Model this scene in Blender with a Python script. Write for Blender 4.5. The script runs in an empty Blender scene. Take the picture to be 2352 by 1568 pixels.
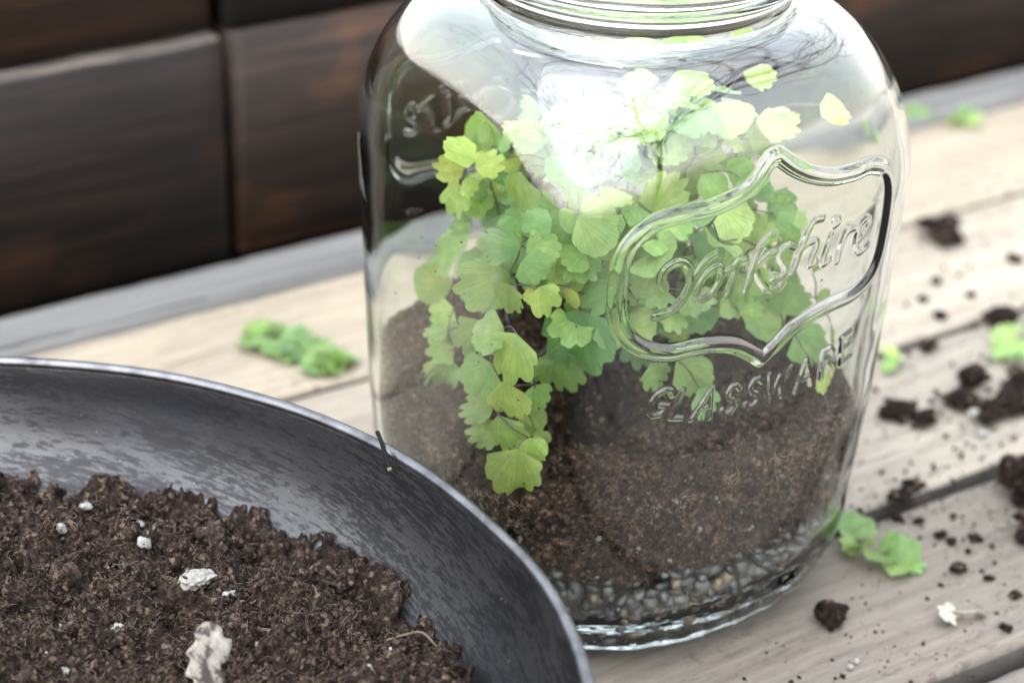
import bpy, math, random
import numpy as np
from mathutils import Matrix, Vector

random.seed(7)
RNG = np.random.default_rng(7)
scene = bpy.context.scene
COL = scene.collection

# ------------------------------------------------------------------ camera
AZ, PITCH, ROLL = math.radians(56.2), math.radians(28.3), 0.0314
fh = Vector((math.cos(AZ), math.sin(AZ), 0)); r0 = Vector((math.sin(AZ), -math.cos(AZ), 0))
fwd = fh * math.cos(PITCH) - Vector((0, 0, math.sin(PITCH)))
u0 = fh * math.sin(PITCH) + Vector((0, 0, math.cos(PITCH)))
right = r0 * math.cos(ROLL) + u0 * math.sin(ROLL)
up = u0 * math.cos(ROLL) - r0 * math.sin(ROLL)
CAM = Vector((-0.47865, -0.63741, 0.52561))
cam_d = bpy.data.cameras.new('camera')
cam = bpy.data.objects.new('camera', cam_d); COL.objects.link(cam)
m = Matrix((right, up, -fwd)).transposed().to_4x4(); m.translation = CAM
cam.matrix_world = m
cam_d.sensor_width = 36; cam_d.lens = 5058 / 2352 * 36
cam_d.clip_start = 0.01; cam_d.clip_end = 200
cam_d.dof.use_dof = True; cam_d.dof.focus_distance = 0.795; cam_d.dof.aperture_fstop = 6.3
scene.camera = cam

# ------------------------------------------------------------------ daylight
SUN_EL, SUN_AZ = math.radians(61), math.radians(-146)      # azimuth from +X towards +Y
world = bpy.data.worlds.new('World'); scene.world = world; world.use_nodes = True
wn = world.node_tree; wn.nodes.clear()
w_out = wn.nodes.new('ShaderNodeOutputWorld'); w_bg = wn.nodes.new('ShaderNodeBackground')
w_sky = wn.nodes.new('ShaderNodeTexSky'); w_sky.sky_type = 'NISHITA'; w_sky.sun_disc = False
w_sky.sun_elevation = SUN_EL; w_sky.sun_rotation = math.pi / 2 - SUN_AZ
w_sky.air_density = 4.0; w_sky.dust_density = 2.5; w_sky.ozone_density = 5.0
w_hs = wn.nodes.new('ShaderNodeHueSaturation'); w_hs.inputs['Saturation'].default_value = 0.30
w_bg.inputs['Strength'].default_value = 0.15
w_tint = wn.nodes.new('ShaderNodeMix'); w_tint.data_type = 'RGBA'; w_tint.blend_type = 'MULTIPLY'
w_tint.inputs[0].default_value = 1.0; w_tint.inputs[7].default_value = (0.97, 0.985, 1.06, 1)      # cool cloud light
wn.links.new(w_sky.outputs[0], w_hs.inputs['Color']); wn.links.new(w_hs.outputs[0], w_tint.inputs[6])
wn.links.new(w_tint.outputs[2], w_bg.inputs['Color'])
wn.links.new(w_bg.outputs[0], w_out.inputs['Surface'])
sun_d = bpy.data.lights.new('sun', 'SUN'); sun_d.energy = 0.8; sun_d.angle = math.radians(92)
sun_d.color = (1.0, 0.99, 0.985)
sun = bpy.data.objects.new('sun', sun_d); COL.objects.link(sun)
sdir = Vector((math.cos(SUN_AZ) * math.cos(SUN_EL), math.sin(SUN_AZ) * math.cos(SUN_EL), math.sin(SUN_EL)))
sun.rotation_euler = sdir.to_track_quat('Z', 'Y').to_euler()
sun.location = sdir * 3
vs = scene.view_settings
vs.view_transform = 'Standard'; vs.look = 'None'; vs.gamma = 1.0; vs.use_curve_mapping = False
vs.exposure = 3.2
cy = scene.cycles
cy.max_bounces = 20; cy.transmission_bounces = 18; cy.transparent_max_bounces = 12
cy.diffuse_bounces = 4; cy.glossy_bounces = 8
cy.caustics_refractive = True; cy.caustics_reflective = True; cy.blur_glossy = 0.5
cy.sample_clamp_indirect = 6.0
cy.use_denoising = True
try:
    cy.denoiser = 'OPENIMAGEDENOISE'; cy.denoising_input_passes = 'RGB_ALBEDO_NORMAL'
except Exception:
    pass

# ------------------------------------------------------------------ helpers
def tag(o, label=None, cat=None, group=None, kind=None):
    if label: o['label'] = label
    if cat: o['category'] = cat
    if group: o['group'] = group
    if kind: o['kind'] = kind
    return o

def empty(name, loc=(0, 0, 0)):
    o = bpy.data.objects.new(name, None); COL.objects.link(o); o.location = loc
    o.empty_display_size = 0.02
    return o

def mesh_np(name, V, F, smooth=True):
    """V (n,3); F (k,3) or (k,4) integer array, or a list of both kinds of arrays."""
    if isinstance(F, np.ndarray): F = [F]
    V = np.asarray(V, dtype=np.float32)
    me = bpy.data.meshes.new(name)
    me.vertices.add(len(V)); me.vertices.foreach_set('co', V.ravel())
    nl = sum(f.size for f in F); nf = sum(len(f) for f in F)
    me.loops.add(nl); me.polygons.add(nf)
    me.loops.foreach_set('vertex_index', np.concatenate([f.ravel() for f in F]).astype(np.int32))
    tot = np.concatenate([np.full(len(f), f.shape[1]) for f in F]).astype(np.int32)
    start = np.concatenate([[0], np.cumsum(tot)[:-1]]).astype(np.int32)
    me.polygons.foreach_set('loop_start', start)
    me.polygons.foreach_set('use_smooth', np.full(nf, smooth))
    me.update(calc_edges=True); me.validate()
    return me

def obj(name, me, mat=None, parent=None, loc=None):
    o = bpy.data.objects.new(name, me); COL.objects.link(o)
    if mat is not None and not me.materials: me.materials.append(mat)
    if parent is not None: o.parent = parent
    if loc is not None: o.location = loc
    return o

def _hash(ix, iy, iz, seed):
    h = (ix.astype(np.uint32) * np.uint32(374761393) + iy.astype(np.uint32) * np.uint32(668265263)
         + iz.astype(np.uint32) * np.uint32(2147483647) + np.uint32(seed * 974711 + 12345))
    h = (h ^ (h >> np.uint32(13))) * np.uint32(1274126177)
    h = h ^ (h >> np.uint32(16))
    return (h & np.uint32(0xFFFF)).astype(np.float32) / 32767.5 - 1.0

def vnoise(P, seed=0):
    P = np.asarray(P, dtype=np.float32)
    I = np.floor(P).astype(np.int64); f = P - I; f = f * f * (3 - 2 * f)
    r = 0
    for dx in (0, 1):
        wx = f[:, 0] if dx else 1 - f[:, 0]
        for dy in (0, 1):
            wy = f[:, 1] if dy else 1 - f[:, 1]
            for dz in (0, 1):
                wz = f[:, 2] if dz else 1 - f[:, 2]
                r = r + wx * wy * wz * _hash(I[:, 0] + dx, I[:, 1] + dy, I[:, 2] + dz, seed)
    return r

def fbm(P, scale, octaves=4, gain=0.5, seed=0):
    P = np.asarray(P, dtype=np.float32) * scale
    a, r = 1.0, 0
    for k in range(octaves):
        r = r + a * vnoise(P, seed + k); P = P * 2.03 + 7.1; a *= gain
    return r

def ico(sub):
    import bmesh
    bm = bmesh.new(); bmesh.ops.create_icosphere(bm, subdivisions=sub, radius=1.0)
    V = np.array([v.co[:] for v in bm.verts]); F = np.array([[v.index for v in f.verts] for f in bm.faces])
    bm.free(); return V, F
ICO1, ICO2, ICO3, ICO4 = ico(1), ico(2), ico(3), ico(5)

def rot_rand(n, rng):
    q = rng.normal(size=(n, 4)); q /= np.linalg.norm(q, axis=1)[:, None]
    w, x, y, z = q.T
    return np.stack([np.stack([1 - 2 * (y * y + z * z), 2 * (x * y - z * w), 2 * (x * z + y * w)], 1),
                     np.stack([2 * (x * y + z * w), 1 - 2 * (x * x + z * z), 2 * (y * z - x * w)], 1),
                     np.stack([2 * (x * z - y * w), 2 * (y * z + x * w), 1 - 2 * (x * x + y * y)], 1)], 1)

def scatter(base, P, S, rng, jag=0.35):
    """Joined copies of a small lump at points P with sizes S (n,3)."""
    V, F = base; n = len(P); R = rot_rand(n, rng)
    W = V[None] * (1 + jag * rng.uniform(-1, 1, size=(n, len(V), 1)))
    W = W * S[:, None, :]
    W = np.einsum('nij,nvj->nvi', R, W) + P[:, None, :]
    Fa = (F[None] + (np.arange(n) * len(V))[:, None, None]).reshape(-1, 3)
    return W.reshape(-1, 3), Fa

def fibres(P, L, rad, rng, D=None, bend=0.5, seg=5):
    """Joined thin bent strands, three-sided."""
    n = len(P)
    if D is None:
        D = rng.normal(size=(n, 3)); D[:, 2] = D[:, 2] * 0.5 + 0.25
    D = D / np.linalg.norm(D, axis=1)[:, None]
    B = rng.normal(size=(n, 3)) * bend
    t = np.linspace(0, 1, seg)
    pts = P[:, None] + D[:, None] * (t[None, :, None] * L[:, None, None]) + B[:, None] * ((t * (1 - t))[None, :, None] * L[:, None, None] * 2)
    A = np.cross(D, rng.normal(size=(n, 3))); A /= np.linalg.norm(A, axis=1)[:, None]; Bn = np.cross(D, A)
    ang = np.array([0, 2.094, 4.189])
    ring = A[:, None] * np.cos(ang)[None, :, None] + Bn[:, None] * np.sin(ang)[None, :, None]
    tp = (1 - 0.6 * np.abs(t - 0.4))
    V = pts[:, :, None, :] + ring[:, None] * (rad[:, None, None, None] * tp[None, :, None, None])
    f = []
    for s in range(seg - 1):
        for a in range(3):
            b = (a + 1) % 3
            f.append([s * 3 + a, s * 3 + b, (s + 1) * 3 + b, (s + 1) * 3 + a])
    f = np.array(f)
    F = (f[None] + (np.arange(n) * seg * 3)[:, None, None]).reshape(-1, 4)
    return V.reshape(-1, 3), F

def tube(points, radii, sides=8, cap=True):
    P = [Vector(p) for p in points]; n = len(P); V = []; F = []
    if not hasattr(radii, '__len__'): radii = [radii] * n
    t0 = (P[1] - P[0]).normalized(); a = t0.orthogonal().normalized()
    for i in range(n):
        t = (P[min(i + 1, n - 1)] - P[max(i - 1, 0)]).normalized()
        a = (a - t * a.dot(t)).normalized(); b = t.cross(a)
        for k in range(sides):
            an = 2 * math.pi * k / sides
            V.append(P[i] + (a * math.cos(an) + b * math.sin(an)) * radii[i])
    for i in range(n - 1):
        for k in range(sides):
            k2 = (k + 1) % sides
            F.append((i * sides + k, i * sides + k2, (i + 1) * sides + k2, (i + 1) * sides + k))
    V = np.array([v[:] for v in V]); Fq = np.array(F)
    if not cap: return V, [Fq]
    c0, c1 = len(V), len(V) + 1
    V = np.vstack([V, P[0][:], P[-1][:]])
    T = [(c0, (k + 1) % sides, k) for k in range(sides)] + [(c1, (n - 1) * sides + k, (n - 1) * sides + (k + 1) % sides) for k in range(sides)]
    return V, [Fq, np.array(T)]

def crom(pts, per=6, closed=False):
    P = np.array(pts, float); n = len(P); out = []
    for i in range(n if closed else n - 1):
        p0 = P[i - 1] if (i > 0 or closed) else 2 * P[0] - P[1]
        p1, p2 = P[i], P[(i + 1) % n]
        p3 = P[(i + 2) % n] if (i + 2 < n or closed) else 2 * P[-1] - P[-2]
        for t in np.linspace(0, 1, per, endpoint=False):
            out.append(0.5 * ((2 * p1) + (-p0 + p2) * t + (2 * p0 - 5 * p1 + 4 * p2 - p3) * t * t + (-p0 + 3 * p1 - 3 * p2 + p3) * t ** 3))
    if not closed: out.append(P[-1])
    return np.array(out)

# ------------------------------------------------------------------ materials
class NT:
    def __init__(s, name):
        s.m = bpy.data.materials.new(name); s.m.use_nodes = True; s.t = s.m.node_tree; s.t.nodes.clear()
        s.out = s.t.nodes.new('ShaderNodeOutputMaterial')
    def n(s, typ, **kw):
        nd = s.t.nodes.new('ShaderNode' + typ)
        for k, v in kw.items():
            if k in nd.inputs: s.put(nd.inputs[k], v)
            else: setattr(nd, k, v)
        return nd
    def put(s, sock, v):
        if isinstance(v, bpy.types.NodeSocket): s.t.links.new(v, sock)
        elif isinstance(v, tuple) and len(v) == 3 and sock.type == 'RGBA': sock.default_value = (*v, 1)
        else: sock.default_value = v
    def coord(s, which='Object'): return s.n('TexCoord').outputs[which]
    def mapping(s, vec, scale=(1, 1, 1), loc=None):
        nd = s.n('Mapping'); s.put(nd.inputs['Vector'], vec); nd.inputs['Scale'].default_value = scale
        if loc is not None: s.put(nd.inputs['Location'], loc)
        return nd.outputs[0]
    def noise(s, vec, scale, detail=5, rough=0.55, dist=0.0):
        nd = s.n('TexNoise'); s.put(nd.inputs['Vector'], vec)
        nd.inputs['Scale'].default_value = scale; nd.inputs['Detail'].default_value = detail
        nd.inputs['Roughness'].default_value = rough; nd.inputs['Distortion'].default_value = dist
        return nd.outputs['Fac']
    def voro(s, vec, scale, feature='F1'):
        nd = s.n('TexVoronoi', feature=feature); s.put(nd.inputs['Vector'], vec); nd.inputs['Scale'].default_value = scale
        return nd
    def ramp(s, fac, stops):
        nd = s.n('ValToRGB'); s.put(nd.inputs['Fac'], fac); e = nd.color_ramp.elements
        while len(e) < len(stops): e.new(0.5)
        for el, (p, c) in zip(e, stops):
            el.position = p; el.color = (*c, 1) if isinstance(c, tuple) else (c, c, c, 1)
        return nd.outputs['Color']
    def mix(s, fac, a, b, mode='MIX'):
        nd = s.n('Mix', data_type='RGBA', blend_type=mode)
        s.put(nd.inputs[0], fac); s.put(nd.inputs[6], a); s.put(nd.inputs[7], b)
        return nd.outputs[2]
    def math(s, op, a, b=0.0):
        nd = s.n('Math', operation=op); s.put(nd.inputs[0], a); s.put(nd.inputs[1], b); return nd.outputs[0]
    def bump(s, h, strength, dist):
        nd = s.n('Bump'); s.put(nd.inputs['Height'], h); nd.inputs['Strength'].default_value = strength
        nd.inputs['Distance'].default_value = dist; return nd.outputs[0]
    def pbsdf(s, color, rough=0.6, metallic=0.0, normal=None, spec=0.5, **kw):
        nd = s.n('BsdfPrincipled'); s.put(nd.inputs['Base Color'], color); s.put(nd.inputs['Roughness'], rough)
        s.put(nd.inputs['Metallic'], metallic); s.put(nd.inputs['Specular IOR Level'], spec)
        if normal is not None: s.put(nd.inputs['Normal'], normal)
        for k, v in kw.items(): s.put(nd.inputs[k.replace('_', ' ')], v)
        return nd.outputs[0]
    def done(s, shader): s.t.links.new(shader, s.out.inputs['Surface']); return s.m

def mat_plank():
    k = NT('weathered_plank'); oi = k.n('ObjectInfo')
    vec = k.n('VectorMath', operation='ADD'); k.put(vec.inputs[0], k.coord())
    off = k.n('CombineXYZ'); k.put(off.inputs[0], k.math('MULTIPLY', oi.outputs['Random'], 37.0)); k.put(off.inputs[1], k.math('MULTIPLY', oi.outputs['Random'], 91.0))
    k.put(vec.inputs[1], off.outputs[0]); v = vec.outputs[0]
    warp = k.n('VectorMath', operation='ADD'); k.put(warp.inputs[0], v)
    wv = k.n('VectorMath', operation='SCALE'); nz = k.n('TexNoise'); k.put(nz.inputs['Vector'], k.mapping(v, (4, 9, 9))); nz.inputs['Scale'].default_value = 1.0
    k.put(wv.inputs[0], nz.outputs['Color']); wv.inputs['Scale'].default_value = 0.03; k.put(warp.inputs[1], wv.outputs[0]); vw = warp.outputs[0]
    grain = k.noise(k.mapping(vw, (9, 210, 90)), 1.0, 9, 0.70)
    fine = k.noise(k.mapping(v, (45, 520, 300)), 1.0, 6, 0.75)
    blot = k.noise(k.mapping(v, (7, 16, 10)), 1.0, 5, 0.6, 0.6)
    col = k.ramp(grain, [(0.28, (0.50, 0.46, 0.43)), (0.46, (0.88, 0.86, 0.84)), (0.68, (1.16, 1.14, 1.11))])
    col = k.mix(0.75, col, k.ramp(fine, [(0.30, (0.72, 0.70, 0.68)), (0.65, (1.10, 1.10, 1.10))]), 'MULTIPLY')
    col = k.mix(k.ramp(blot, [(0.50, 0.0), (0.72, 0.55)]), col, (0.62, 0.60, 0.62))
    col = k.mix(1.0, col, oi.outputs['Color'], 'MULTIPLY')
    # soil dust rubbed into the boards and small dark knots
    dust = k.noise(k.mapping(v, (130, 240, 130)), 1.0, 7, 0.72)
    big = k.noise(k.mapping(v, (9, 12, 9)), 1.0, 3, 0.5)
    dm = k.math('MULTIPLY', k.ramp(dust, [(0.53, 0.0), (0.62, 1.0)]), k.ramp(big, [(0.40, 0.0), (0.60, 0.7)]))
    col = k.mix(dm, col, (0.030, 0.024, 0.020))
    crack = k.noise(k.mapping(vw, (3.0, 260, 120)), 1.0, 3, 0.5)
    ck = k.ramp(crack, [(0.27, 1.0), (0.33, 0.0)])
    col = k.mix(k.math('MULTIPLY', ck, 0.6), col, (0.024, 0.020, 0.018))
    h = k.math('SUBTRACT', k.math('ADD', grain, k.math('MULTIPLY', fine, 0.5)), k.math('MULTIPLY', ck, 0.8))
    return k.done(k.pbsdf(col, 0.78, normal=k.bump(h, 0.55, 0.0012), spec=0.25))

def mat_wallboard():
    k = NT('dark_stained_board'); oi = k.n('ObjectInfo')
    vec = k.n('VectorMath', operation='ADD'); k.put(vec.inputs[0], k.coord())
    off = k.n('CombineXYZ'); k.put(off.inputs[0], k.math('MULTIPLY', oi.outputs['Random'], 17.0)); k.put(off.inputs[2], k.math('MULTIPLY', oi.outputs['Random'], 53.0))
    k.put(vec.inputs[1], off.outputs[0]); v = vec.outputs[0]
    grain = k.noise(k.mapping(v, (7, 40, 130)), 1.0, 9, 0.68)
    patch = k.noise(k.mapping(v, (9, 9, 16)), 1.0, 4, 0.6, 0.4)
    blue = k.noise(k.mapping(v, (7, 7, 9)), 1.0, 3, 0.5)
    col = k.ramp(grain, [(0.32, (0.0018, 0.0016, 0.0017)), (0.5, (0.0046, 0.0036, 0.0034)), (0.68, (0.012, 0.0082, 0.0065))])
    col = k.mix(k.ramp(blue, [(0.48, 0.0), (0.75, 0.35)]), col, (0.008, 0.008, 0.012))
    col = k.mix(k.ramp(patch, [(0.53, 0.0), (0.74, 0.8)]), col, k.mix(k.ramp(grain, [(0.35, 0.0), (0.6, 1.0)]), (0.009, 0.0045, 0.003), (0.034, 0.0165, 0.0075)))
    col = k.mix(1.0, col, oi.outputs['Color'], 'MULTIPLY')
    return k.done(k.pbsdf(col, 0.6, normal=k.bump(grain, 0.5, 0.0018), spec=0.16))

def mat_simple(name, stops, scale, rough=0.8, detail=5, bump=0.0, dist=0.001, metallic=0.0, stretch=(1, 1, 1), spec=0.4, which='Object', per_object=False):
    k = NT(name); v = k.mapping(k.coord(which), stretch)
    nz = k.noise(v, scale, detail, 0.62)
    col = k.ramp(nz, stops)
    if per_object: col = k.mix(1.0, col, k.n('ObjectInfo').outputs['Color'], 'MULTIPLY')
    return k.done(k.pbsdf(col, rough, metallic, k.bump(nz, bump, dist) if bump else None, spec))

def mat_soil(name, lift=1.0, punch=1.0, warm=(1, 1, 1)):
    k = NT(name); v = k.coord()
    a = k.noise(v, 330, 8, 0.70); b = k.noise(v, 1100, 4, 0.65); c = k.noise(v, 45, 4, 0.6)
    cells = k.voro(v, 560).outputs['Color']
    q = lambda *t: tuple(x * lift for x in t); w = 0.13 / punch
    col = k.ramp(a, [(0.49 - 1.35 * w, q(0.008, 0.0058, 0.005)), (0.49, q(0.030, 0.0215, 0.018)), (0.49 + 0.9 * w, q(0.078, 0.056, 0.045)), (0.49 + 1.8 * w, q(0.21, 0.158, 0.125))])
    col = k.mix(0.6, col, k.ramp(b, [(0.3, (0.30, 0.29, 0.28)), (0.7, (1.8, 1.7, 1.6))]), 'MULTIPLY')
    col = k.mix(k.ramp(c, [(0.5, 0.0), (0.7, 0.5)]), col, q(0.024, 0.016, 0.013))
    sep = k.n('SeparateColor'); k.put(sep.inputs[0], cells)
    col = k.mix(k.ramp(sep.outputs[0], [(0.92, 0.0), (0.955, 0.6)]), col, (0.10, 0.072, 0.05))
    col = k.mix(1.0, col, warm, 'MULTIPLY')
    h = k.math('ADD', a, k.math('MULTIPLY', b, 0.6))
    return k.done(k.pbsdf(col, 0.95, normal=k.bump(h, 0.9, 0.002), spec=0.06))

def mat_leaf():
    k = NT('fern_leaf'); oi = k.n('ObjectInfo'); v = k.coord('Object')
    sep = k.n('SeparateXYZ'); k.put(sep.inputs[0], v)
    ang = k.math('ARCTAN2', sep.outputs[1], sep.outputs[0])
    cv = k.n('CombineXYZ'); k.put(cv.inputs[0], k.math('MULTIPLY', ang, 34.0)); k.put(cv.inputs[1], k.math('MULTIPLY', sep.outputs[0], 1.2))
    veins = k.noise(cv.outputs[0], 1.0, 2, 0.5)
    mott = k.noise(v, 3.0, 4, 0.6)
    col = k.mix(1.0, oi.outputs['Color'], k.ramp(veins, [(0.3, (0.66, 0.72, 0.66)), (0.7, (1.18, 1.14, 1.14))]), 'MULTIPLY')
    col = k.mix(1.0, col, k.ramp(mott, [(0.3, (0.75, 0.84, 0.80)), (0.7, (1.22, 1.10, 1.0))]), 'MULTIPLY')
    d = k.pbsdf(col, 0.42, normal=k.bump(veins, 0.45, 0.02), spec=0.45)
    t = k.n('BsdfTranslucent'); k.put(t.inputs['Color'], k.mix(1.0, col, (1.25, 1.15, 0.55), 'MULTIPLY'))
    mx = k.n('MixShader'); mx.inputs[0].default_value = 0.42
    k.t.links.new(d, mx.inputs[1]); k.t.links.new(t.outputs[0], mx.inputs[2])
    return k.done(mx.outputs[0])

def mat_glass():
    k = NT('clear_glass'); g = k.n('BsdfGlass'); g.inputs['IOR'].default_value = 1.48; g.inputs['Roughness'].default_value = 0.0
    k.put(g.inputs['Color'], (0.975, 0.99, 0.985))
    return k.done(g.outputs[0])

def mat_bowl():
    k = NT('scuffed_dark_metal'); sep = k.n('SeparateXYZ'); k.put(sep.inputs[0], k.coord())
    ang = k.math('ARCTAN2', sep.outputs[1], sep.outputs[0])
    zz = k.math('ADD', sep.outputs[2], k.math('MULTIPLY', ang, -0.02))
    def field(fa, fz, sc, det, ro, dist=0.0):
        cv = k.n('CombineXYZ'); k.put(cv.inputs[0], k.math('MULTIPLY', ang, fa)); k.put(cv.inputs[1], k.math('MULTIPLY', zz, fz))
        return k.noise(cv.outputs[0], sc, det, ro, dist)
    streak = field(11.0, 330.0, 1.0, 9, 0.74, 0.15); bristle = field(46.0, 900.0, 1.0, 4, 0.7); broad = field(3.4, 34.0, 1.0, 4, 0.6, 0.5); cloud = k.noise(k.coord(), 9, 4, 0.6)
    worn = k.math('ADD', k.math('MULTIPLY', streak, 0.42), k.math('ADD', k.math('MULTIPLY', broad, 0.26), k.math('MULTIPLY', bristle, 0.34)))
    msk = k.ramp(worn, [(0.490, 1.0), (0.530, 0.0)])
    speck = k.noise(k.coord(), 520, 3, 0.6)
    col = k.mix(k.ramp(cloud, [(0.35, 0.0), (0.65, 1.0)]), (0.017, 0.018, 0.023), (0.042, 0.0415, 0.043))
    col = k.mix(k.math('MULTIPLY', msk, 0.9), col, (0.006, 0.006, 0.0075))
    dot = k.ramp(speck, [(0.735, 0.0), (0.76, 0.8)])
    col = k.mix(dot, col, (0.20, 0.18, 0.16))
    rough = k.mix(msk, k.ramp(bristle, [(0.3, 0.24), (0.7, 0.34)]), (0.46, 0.46, 0.46))
    met = k.math('MULTIPLY', k.math('SUBTRACT', 1.0, dot), 0.7)
    return k.done(k.pbsdf(col, rough, met, k.bump(worn, 0.10, 0.0006), 0.5))

M = dict(
    plank=mat_plank(), board=mat_wallboard(),
    gapshade=mat_simple('painted_gap_shade', [(0.3, (0.010, 0.009, 0.008)), (0.7, (0.035, 0.030, 0.026))], 60, 0.9),  # plank sides near black: shade of the gaps put into the colour
    bare=mat_simple('worn_bare_edge', [(0.35, (0.014, 0.011, 0.009)), (0.7, (0.060, 0.047, 0.037))], 30, stretch=(1, 6, 6)),
    batten=mat_simple('grey_weathered_batten', [(0.3, (0.045, 0.044, 0.043)), (0.5, (0.078, 0.076, 0.075)), (0.7, (0.112, 0.110, 0.108))], 1.0, 0.75, 7, 0.4, stretch=(6, 120, 60)),
    ground=mat_simple('bare_earth', [(0.3, (0.018, 0.014, 0.011)), (0.7, (0.05, 0.04, 0.03))], 12, 0.95),
    soil=mat_soil('potting_soil', 0.36, 1.3), clod=mat_soil('dark_damp_clod', 0.22), soil2=mat_soil('moist_soil_behind_glass', 0.64, 1.7, (1.12, 0.95, 0.84)), soiltop=mat_soil('drier_top_soil', 0.66, 1.2, (1.1, 0.97, 0.88)),
    fibre=mat_simple('peat_fibre', [(0.3, (0.022, 0.014, 0.009)), (0.5, (0.052, 0.036, 0.025)), (0.72, (0.115, 0.086, 0.062))], 70, 0.85),
    dryfibre=mat_simple('dry_peat_fibre', [(0.3, (0.07, 0.042, 0.022)), (0.5, (0.14, 0.090, 0.052)), (0.72, (0.25, 0.175, 0.11))], 70, 0.85),
    perlite=mat_simple('white_perlite', [(0.3, (0.09, 0.088, 0.083)), (0.7, (0.15, 0.147, 0.143))], 900, 0.85, bump=0.4),
    stone=mat_simple('pale_stone', [(0.30, (0.022, 0.02, 0.017)), (0.44, (0.085, 0.08, 0.072)), (0.7, (0.135, 0.132, 0.125))], 320, 0.8, 7, 0.5),
    chip=mat_simple('pale_bark_chip', [(0.43, (0.010, 0.007, 0.005)), (0.50, (0.075, 0.066, 0.055)), (0.7, (0.13, 0.12, 0.107))], 190, 0.85, 7, 0.5),
    pebble=mat_simple('wet_pebble', [(0.3, (0.16, 0.16, 0.175)), (0.7, (0.42, 0.42, 0.44))], 260, 0.38, 5, 0.15, spec=0.35, per_object=True),
    leaf=mat_leaf(), bark=mat_simple('tree_bark', [(0.3, (0.03, 0.026, 0.022)), (0.7, (0.09, 0.08, 0.07))], 14, 0.9),
    stem=mat_simple('wiry_stem', [(0.3, (0.020, 0.012, 0.012)), (0.7, (0.055, 0.032, 0.028))], 120, 0.4),
    greenstem=mat_simple('green_stem', [(0.3, (0.0420, 0.0720, 0.0180)), (0.7, (0.0960, 0.1320, 0.0360))], 120, 0.5),
    husk=mat_simple('dry_leaf_scrap', [(0.3, (0.12, 0.115, 0.08)), (0.7, (0.20, 0.195, 0.16))], 200, 0.7),
    twig=mat_simple('black_twig', [(0.3, (0.002, 0.002, 0.0025)), (0.7, (0.008, 0.008, 0.009))], 300, 0.8, stretch=(1, 1, 0.2), spec=0.05),
    twigend=mat_simple('cut_twig_end', [(0.3, (0.03, 0.022, 0.016)), (0.7, (0.08, 0.062, 0.045))], 900, 0.8),
    glass=mat_glass(), bowl=mat_bowl(),
    rim=mat_simple('bright_worn_rim', [(0.3, (0.025, 0.025, 0.028)), (0.45, (0.055, 0.055, 0.060)), (0.75, (0.10, 0.10, 0.107))], 90, 0.27, 7, 0.1, 0.0003, metallic=0.85, spec=0.6),
)

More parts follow.
